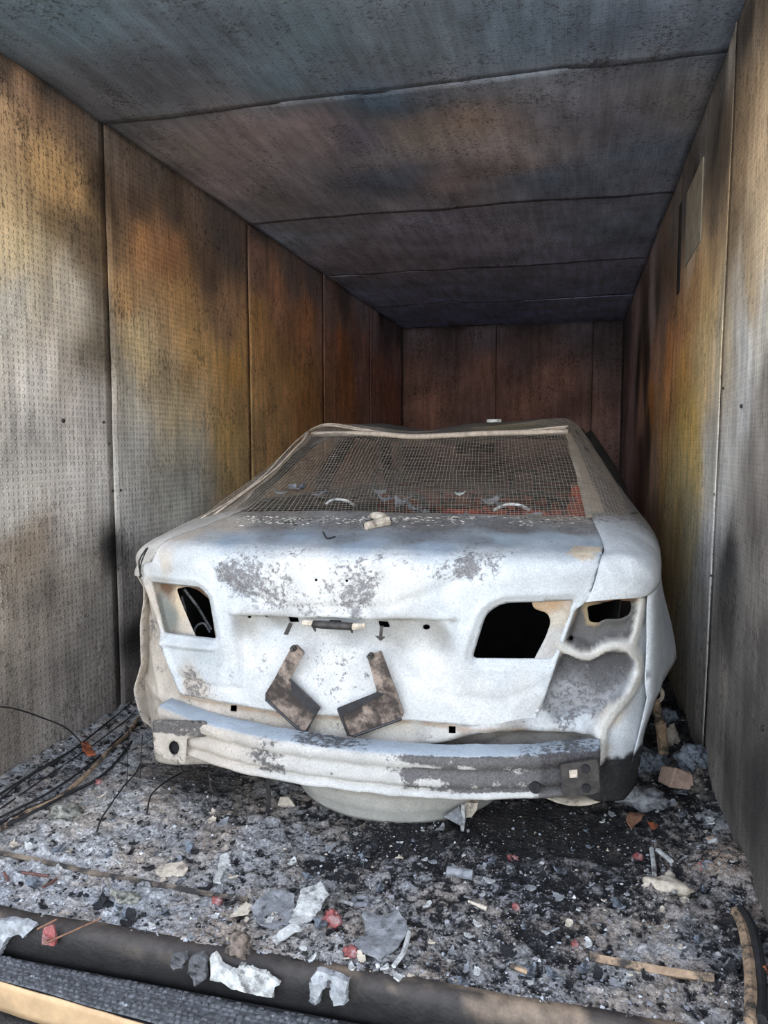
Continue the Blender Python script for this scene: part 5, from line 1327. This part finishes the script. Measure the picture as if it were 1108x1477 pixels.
# square nut, cylinder, dome, sticks
p = on_floor(520, 1306); mb = MB()
for k in range(4):
    a = math.pi / 4 + .3 + k * math.pi / 2; b = a + math.pi / 2
    mb.tube([(p[0] + .024 * math.cos(a), p[1] + .024 * math.sin(a), p[2] + .012), (p[0] + .024 * math.cos(b), p[1] + .024 * math.sin(b), p[2] + .012)], .008, 6)
put(mb.build('square_nut', M['ash_grey'], origin=p), 'square grey nut with a round hole on the floor edge', 'nut')
stick([(492,1303),(500,1306),(508,1309)], .005, M['ash_white'], 'pin', 'white pin beside the square nut', 'pin')
stick([(645,1262),(682,1268)], [.014]*14, M['ash_grey'], 'short_pipe', 'short grey pipe piece lying on the ash in the middle', 'pipe', 10, .012)
chunk(962, 1284, (.065, .03, .022), M['ash_cream'], 'dome', 'pale dome shaped lump with a knob in black ash', 'lump', 36, .25)
chunk(966, 1270, (.014, .012, .02), M['ash_cream'], 'knob', 'pale knob standing on the dome shaped lump', 'knob', 37, .25)
stick([(940,1228),(943,1250),(944,1266)], .007, M['ash_white'], 'white_stick', 'upright lying white stick, left of a pair', 'stick')
stick([(948,1230),(958,1238),(968,1246)], .008, M['ash_white'], 'white_stick', 'slanting white stick, right of a pair', 'stick')
stick([(1022,1219),(1036,1215)], .008, M['ash_white'], 'white_stick', 'short white stick close to the right wall', 'stick')
stick([(676,1304),(690,1310),(702,1315)], [.004]*7+[.006]*7, M['ash_cream'], 'splinter', 'bone pale splinter in the middle of the floor', 'splinter')
stick([(738,1399),(748,1402),(760,1407)], .006, M['wood_burnt'], 'splinter', 'tan splinter near the front edge', 'splinter')
stick([(568,1398),(582,1378),(590,1350)], .006, M['ash_white'], 'curved_strip', 'curved white strip beside the broad grey torn sheet', 'strip')
stick([(850,1384),(900,1394),(960,1405),(1030,1415)], .012, M['wood_burnt'], 'lath', 'straight tan lath lying at the front right floor edge', 'lath', 4, .006)
stick([(-40,1226),(40,1240),(120,1258),(200,1273),(280,1288),(358,1301)], .009, M['rail'], 'floor_rail', 'thin scorched rail running across the front left floor', 'rail', 4, .004, None, 40)
# beside the car on the right
mb = MB(); pts = [at(950, 1003, 3.05), at(952, 1030, 2.98), at(955, 1085, 2.90)]
for a, b, r0, r1 in [((945, 1010), (952, 1042), .016, .016), ((952, 1042), (954, 1052), .021, .021), ((954, 1052), (957, 1086), .019, .019)]:
    mb.tube([at(*a, 2.95), at(*b, 2.95)], [r0, r1], 10)
damper = mb.build('damper', M['wood_burnt'], smooth=False, origin=at(957, 1086, 2.95)); put(damper, 'burnt damper leaning in the gap between car and right wall', 'damper')
mb = MB(); e_ = at(947, 1001, 2.95)
ringp = [e_ + np.array((.022 * math.cos(a), 0, .028 * math.sin(a))) for a in np.linspace(0, 2 * math.pi, 14)]
mb.tube(ringp, .008, 6, False); mb.build('eye', M['ash_cream'], damper)
p = on_floor(975, 1134); rq = random.Random(41); mb = MB()
mb.box((p[0] - .05, p[1] - .03, p[2] - .005), (p[0] + .05, p[1] + .04, p[2] + .065), Matrix.Rotation(.5, 3, 'Z') @ Matrix.Rotation(.4, 3, 'Y') @ Matrix.Rotation(-.3, 3, 'X'))
mb.v = [(a + rq.uniform(-.012, .012), b + rq.uniform(-.012, .012), c + rq.uniform(-.012, .012)) for a, b, c in mb.v]
bo = put(mb.build('brick_chunk', M['ash_tan'], origin=p), 'pinkish tan brick chunk in the heap at the right wall', 'brick'); bv_ = bo.modifiers.new('edge', 'BEVEL'); bv_.width = .006; bv_.segments = 2
chunk(968, 1072, (.03, .03, .05), M['ash_cream'], 'pale_lump', 'pale upright lump behind the brick chunk', 'lump', 42, .35)
chunk(1000, 1106, (.06, .06, .05), M['ash_blue'], 'ash_clump', 'blue grey ash clump right of the brick chunk', 'clump', 43, .5)
chunk(935, 1108, (.07, .06, .05), M['ash_blue'], 'ash_clump', 'blue grey ash clump left of the brick chunk', 'clump', 44, .5)
chunk(925, 1158, (.08, .05, .035), M['ash_grey'], 'ash_clump', 'grey charred clump in front of the black car corner', 'clump', 45, .5, 1, None, 3)
chunk(960, 1040, (.05, .05, .04), M['ash_blue'], 'ash_clump', 'grey clump deep in the gap behind the damper', 'clump', 46, .5)
plate([(902,1196),(918,1180),(932,1188),(924,1200),(916,1196),(910,1206)], M['brown_scrap'], 'rusty_shard', 'crumpled rusty brown shard right of the car corner', 'shard', .02, .005, 47, .03)
plate([(936,1193),(946,1190),(950,1197),(940,1199)], M['orange_melt'], 'orange_shard', 'small orange shard beside the rusty one', 'shard', .01, .005, 48)
plate([(1020,1215),(1028,1210),(1036,1216)], M['ash_tan'], 'tan_chip', 'tan chip at the right wall foot', 'chip', .01, .008, 49)
# torn white chunk and the two clamps standing on the sill
def stand(px, Y, name, label, cat, mat, d, seed):
    o2 = [(at(x, y, Y)[0], at(x, y, Y)[2]) for x, y in px]
    rr = random.Random(seed); o2 = densify(rounded(o2, .003), .010)
    o2 = [(a + rr.uniform(-.0022, .0022), b + rr.uniform(-.0022, .0022)) for a, b in o2]
    v2_, f2_ = cdt(o2, [], .010)
    V_ = [(a, Y + .014 * nz((a, b, seed), 12, 0), b) for a, b in v2_]
    return put(obj(name, V_, f2_, mat, smooth=False, thick=d, origin=at(*px[0], Y)), label, cat)
stand([(303,1414),(301,1382),(309,1376),(318,1395),(330,1400),(344,1399),(350,1386),(356,1390),(366,1391),(384,1402),(404,1419),(396,1424),(394,1438),(370,1430),(340,1424)], 1.548, 'torn_panel_piece', 'torn white panel piece with ragged top stuck behind the charred timber', 'scrap', M['ash_white'], .012, 3)
clampm = mat_simple('pale_sooty_clamp', (0.30, 0.31, 0.32), 0.7, 0, 0.5, 30, 0.003, (0.04, 0.04, 0.045), (0.5, 0.62))
stand([(446,1446),(450,1412),(456,1402),(490,1406),(504,1412),(502,1432),(500,1446),(484,1447),(480,1436),(478,1424),(468,1422),(460,1440),(458,1450)], 1.55, 'clamp', 'arched pale clamp standing on the dark sill near the middle', 'clamp', clampm, .02, 5)
stand([(-14,1372),(-14,1330),(12,1322),(40,1330),(50,1336),(36,1352),(30,1345),(18,1346),(10,1360),(2,1376)], 1.565, 'clamp', 'bent pale clamp at the far left end of the sill', 'clamp', clampm, .02, 6)
stand([(244,1390),(252,1376),(268,1372),(270,1384),(262,1396),(250,1400)], 1.55, 'metal_tab', 'dark grey tab left of the torn white panel piece', 'tab', M['soot_grey'], .012, 7)
stand([(272,1400),(276,1380),(292,1374),(300,1384),(298,1412),(284,1420)], 1.555, 'metal_tab', 'sooty grey tab touching the torn white panel piece', 'tab', M['soot_grey'], .012, 8)
stand([(62,1360),(66,1336),(76,1334),(82,1352),(80,1364)], 1.556, 'red_lamp_shard', 'dark red shard caught behind the sill at the left', 'shard', M['red_melt'], .01, 9)
mb = MB(); mb.tube([at(54, 1340, 1.545), at(82, 1326, 1.55)], .0025, 5); mb.tube([at(62, 1362, 1.54), at(145, 1325, 1.58)], .0022, 5)
put(mb.build('twig', M['brown_scrap'], origin=at(62, 1362, 1.54)), 'thin twigs crossing the red shard on the sill', 'twig')

# burnt cables along the left wall
CG = 'burnt cables along the left wall'
cl = [[(0,1172),(60,1130),(130,1082),(185,1040),(196,1028)],[(0,1186),(70,1150),(130,1108),(178,1064)],[(-10,1198),(50,1168),(120,1140),(160,1112),(190,1074)],[(0,1160),(40,1128),(90,1098),(150,1052),(190,1018)],[(0,1150),(60,1112),(110,1082),(160,1042)],[(-5,1205),(60,1172),(100,1150),(140,1132)]]
for k, pts in enumerate(cl):
    stick(pts, .0028 + .0012 * (k % 3), M['cable'], 'burnt_cable', 'black burnt cable on the left floor, ' + ['third from the wall', 'fourth from the wall', 'sixth from the wall, thickest', 'second from the wall', 'closest to the wall', 'fifth from the wall, shortest'][k], 'cable', 6, .012 + .004 * (k % 2), CG, 30)
stick([(0,1204),(40,1178),(80,1160),(120,1128),(160,1086),(182,1066),(200,1040)], .008, M['wood_burnt'], 'bent_lath', 'long bent tan lath from the car corner to the left edge', 'lath', 6, .016, None, 30)
mb = MB()
P = [on_x(-20, 1018, XL + .04), on_x(20, 1022, XL + .05), on_x(60, 1035, XL + .05), on_x(95, 1050, XL + .07), on_x(118, 1072, XL + .10), on_floor(136, 1096)]
mb.tube(smooth_path(P, 30), .0032, 6); put(mb.build('wall_cable', M['cable'], origin=P[-1]), 'thin cable arching up against the left wall', 'cable')
stick([(140,1208),(146,1190),(160,1168),(180,1140),(196,1122),(203,1108)], .0028, M['cable'], 'black_wire', 'hooked black wire on the ash in front of the car corner', 'wire', 5, .018, None, 24)
stick([(212,1182),(218,1156),(236,1138),(262,1122)], .003, M['cable'], 'black_wire', 'dark wire running under the left end of the beam', 'wire', 5, .02, None, 20)
mb = MB(); P = [at(186, 1050, 2.40), at(184, 1090, 2.42), on_floor(183, 1135)]; mb.tube(smooth_path(P, 12), .0016, 5); put(mb.build('hanging_wire', M['cable'], origin=P[-1]), 'thin wire hanging left of the car corner', 'wire')
mb = MB(); P = [at(206, 1060, 2.36), at(204, 1085, 2.38), on_floor(202, 1122)]; mb.tube(smooth_path(P, 12), .0016, 5); put(mb.build('hanging_wire', M['cable'], origin=P[-1]), 'thin wire hanging close under the car corner', 'wire')
# hoses at the lower right wall
stick([(1062,1322),(1072,1345),(1080,1385),(1084,1440),(1082,1480)], .014, M['wood_burnt'], 'hose', 'brown burnt hose curving along the right wall foot', 'hose', 8, .012, None, 26)
stick([(1068,1318),(1084,1345),(1094,1385),(1098,1440),(1098,1480)], .012, M['cable'], 'hose', 'black burnt hose beside the brown one', 'hose', 8, .014, None, 26)

# medium flakes one by one, in groups by colour; each is named by the marked thing it lies closest to
MARKS = [('the square grey nut', 520, 1306), ('the largest red lump', 480, 1332), ('the broad grey torn sheet', 550, 1358), ('the folded white sheet scrap', 445, 1322), ('the lens shaped pale shard', 248, 1261),
         ('the notched white strip', 320, 1258), ('the short grey pipe', 663, 1265), ('the dome shaped pale lump', 962, 1284), ('the pair of white sticks', 950, 1245), ('the tan lath', 940, 1400), ('the brown hose', 1076, 1365),
         ('the rusty brown shard', 916, 1193), ('the brick chunk', 975, 1130), ('the bone pale splinter', 690, 1310), ('the hooked black wire', 160, 1180), ('the left clod', 95, 1176), ('the left dangling wire', 240, 1140),
         ('the red brown slivers', 45, 1270), ('the red crumb near the lath', 830, 1364), ('the dark red crumb', 744, 1312), ('the spare wheel well', 500, 1200), ('the bumper beam', 790, 1175), ('the floor rail end', 350, 1300), ('the tan splinter', 748, 1402)]
MARKS = [(nm, on_floor(x, y)) for nm, x, y in MARKS]
RANK = ['closest', 'second closest', 'third closest', 'fourth closest', 'fifth closest', 'sixth closest', 'seventh closest', 'eighth closest', 'ninth closest', 'tenth closest', 'eleventh closest', 'twelfth closest', 'thirteenth closest', 'fourteenth closest']
FLAKES = {}
rf = random.Random(99)
def zone():
    while True:
        x = rf.uniform(0, 1100); y = rf.uniform(1100, 1430)
        if y > 1120 + 0 * x and not (380 < x < 720 and y < 1195) and y < 1310 + .2 * x and not (x > 1000 and y < 1110 + (x - 999) * 2.4) and not (x < 215 and y < 1130 - .0 * x) and not (200 < x < 940 and y < 1170): return x, y
for grp, mats, lab, num, sz in [('white ash flakes on the floor', ['ash_white'], 'small white ash flake scattered on the sooty floor', 46, (.008, .018)), ('grey ash flakes on the floor', ['ash_grey', 'ash_blue'], 'small grey ash flake scattered on the sooty floor', 70, (.010, .026)),
                                ('black char pieces on the floor', ['black_char'], 'small black char piece scattered on the ash floor', 60, (.010, .026)), ('cream flakes on the floor', ['ash_cream'], 'small cream flake scattered on the sooty floor', 26, (.008, .02))]:
    for k in range(num):
        x, y = zone(); p = on_floor(x, y)
        put(flake(p, rf.uniform(*sz), rf.randint(0, 99999), M[rf.choice(mats)], 'ash_flake' if 'char' not in grp else 'char_piece', .45, .4, .004, 12), lab, 'flake', grp)
        k_ = int(np.argmin([np.linalg.norm(p - m_[1]) for m_ in MARKS]))
        FLAKES.setdefault((grp, k_), []).append((float(np.linalg.norm(p - MARKS[k_][1])), bpy.context.scene.collection.objects[-1]))
for (grp, k_), L_ in FLAKES.items():
    L_.sort(key=lambda q: q[0])
    what = {'w': 'white ash flake', 'g': 'grey ash flake', 'b': 'black char piece', 'c': 'cream flake'}[grp[0]]
    for i, (d_, o_) in enumerate(L_):
        o_['label'] = '%s, %s of its colour to %s' % (what, RANK[min(i, 13)], MARKS[k_][0])
# the finest debris: crumbs and specks nobody could count
rs = random.Random(4)
V = []; Fc = []; Cc = []
PALC = [(.42,.42,.42),(.34,.36,.38),(.36,.38,.42),(.02,.02,.022),(.03,.03,.034),(.45,.38,.3),(.22,.22,.24),(.014,.014,.016),(.60,.60,.60)]
cnt = 0
while cnt < 16000:
    u = rs.random(); Y = 1.60 + 2.4 * u ** 1.7; X = rs.uniform(XL + .02, XR - .02)
    if XCAR - .86 < X < XCAR + .84 and Y > 2.75: continue
    if noise.noise(Vector((X * 6, Y * 6, 3))) < rs.uniform(-.9, .5): continue
    s = rs.uniform(.001, .003) if rs.random() < .85 else rs.uniform(.003, .007)
    z = fz(X, Y)
    ash = float(idw(fs_pts, fs_ash, [(X, Y)], 3, .05)[0, 0]) if cnt % 3 == 0 else ash if cnt else .5
    lightish = rs.random() < .12 + .5 * ash
    c = rs.choice([PALC[0], PALC[1], PALC[2], PALC[5], PALC[6], PALC[8]] if lightish else [PALC[3], PALC[4], PALC[7], PALC[6]])
    k = len(V); a = rs.uniform(0, 6.28)
    for t in range(4):
        b = a + t * math.pi / 2 + rs.uniform(-.3, .3); q = s * rs.uniform(.6, 1.3)
        V.append((X + q * math.cos(b), Y + q * math.sin(b), z + s * rs.uniform(-.2, .6)))
    V.append((X, Y, z + s * rs.uniform(.6, 1.1)))
    Fc += [(k, k + 1, k + 4), (k + 1, k + 2, k + 4), (k + 2, k + 3, k + 4), (k + 3, k, k + 4)]
    Cc += [c] * 5; cnt += 1
o = obj('ash_crumbs', V, Fc, M['flecks'], smooth=False, attrs={'Col': Cc})
tag(o, 'loose ash and char crumbs strewn over the container floor', 'ash', None, 'stuff')
# heaped ash lumps in the left half and in the right hand corner
V = []; Fc = []; Cc = []
ico_v, ico_f = blob((0, 0, 0), (1, 1, 1), 1, 1, 0)
cnt = 0
while cnt < 7000:
    x, y = rs.choice([(rs.uniform(0, 420), rs.uniform(1090, 1330)), (rs.uniform(60, 330), rs.uniform(1080, 1230)), (rs.uniform(900, 1080), rs.uniform(1030, 1300)), (rs.uniform(300, 720), rs.uniform(1190, 1390)), (rs.uniform(700, 1080), rs.uniform(1180, 1440))])
    p = on_z(x, y, 0); X, Y = p[0], p[1]
    if not (XL + .02 < X < XR - .02 and 1.61 < Y < 4.2) or (Y > 2.35 and XCAR - .80 < X < XCAR + .78): continue
    if noise.noise(Vector((X * 7, Y * 7, 6))) < rs.uniform(-.7, .5) or bare_at(X, Y) > .3: continue
    s = .0012 + .006 * rs.random() ** 3.2; z = fz(X, Y)
    ash = float(idw(fs_pts, fs_ash, [(X, Y)], 3, .05)[0, 0])
    g = rs.uniform(.10, .36) if rs.random() < ash * 1.2 + .1 else rs.uniform(.015, .06)
    c = (g, g * rs.uniform(.96, 1.0), g * rs.uniform(.86, 1.06))
    k = len(V); ax, ay, az = rs.uniform(.7, 1.4), rs.uniform(.7, 1.4), rs.uniform(.3, .7)
    jj = [rs.uniform(.45, 1.5) for _ in ico_v]
    V += [(X + q[0] * s * ax * j, Y + q[1] * s * ay * j, z + s * .3 + q[2] * s * az * j) for q, j in zip(ico_v, jj)]
    Fc += [tuple(i + k for i in t) for t in ico_f]; Cc += [c] * len(ico_v); cnt += 1
o = obj('ash_lumps', V, Fc, M['flecks'], smooth=False, attrs={'Col': Cc})
tag(o, 'crumbly grey ash lumps heaped on the floor beside the car', 'ash', None, 'stuff')
# a few grass blades outside at the lower left
mb = MB(); rg = random.Random(8)
for k in range(70):
    x = rg.uniform(-1.5, -.9); y = rg.uniform(1.15, 1.40); h = rg.uniform(.03, .09); w = rg.uniform(-.03, .03)
    mb.add([(x, y, -.20), (x + .004, y, -.20), (x + w + .002, y + w, -.20 + h)], [(0, 1, 2)])
g = mb.build('grass', M['grass']); tag(g, 'dry grass blades at the foot of the timber', 'grass', None, 'stuff')
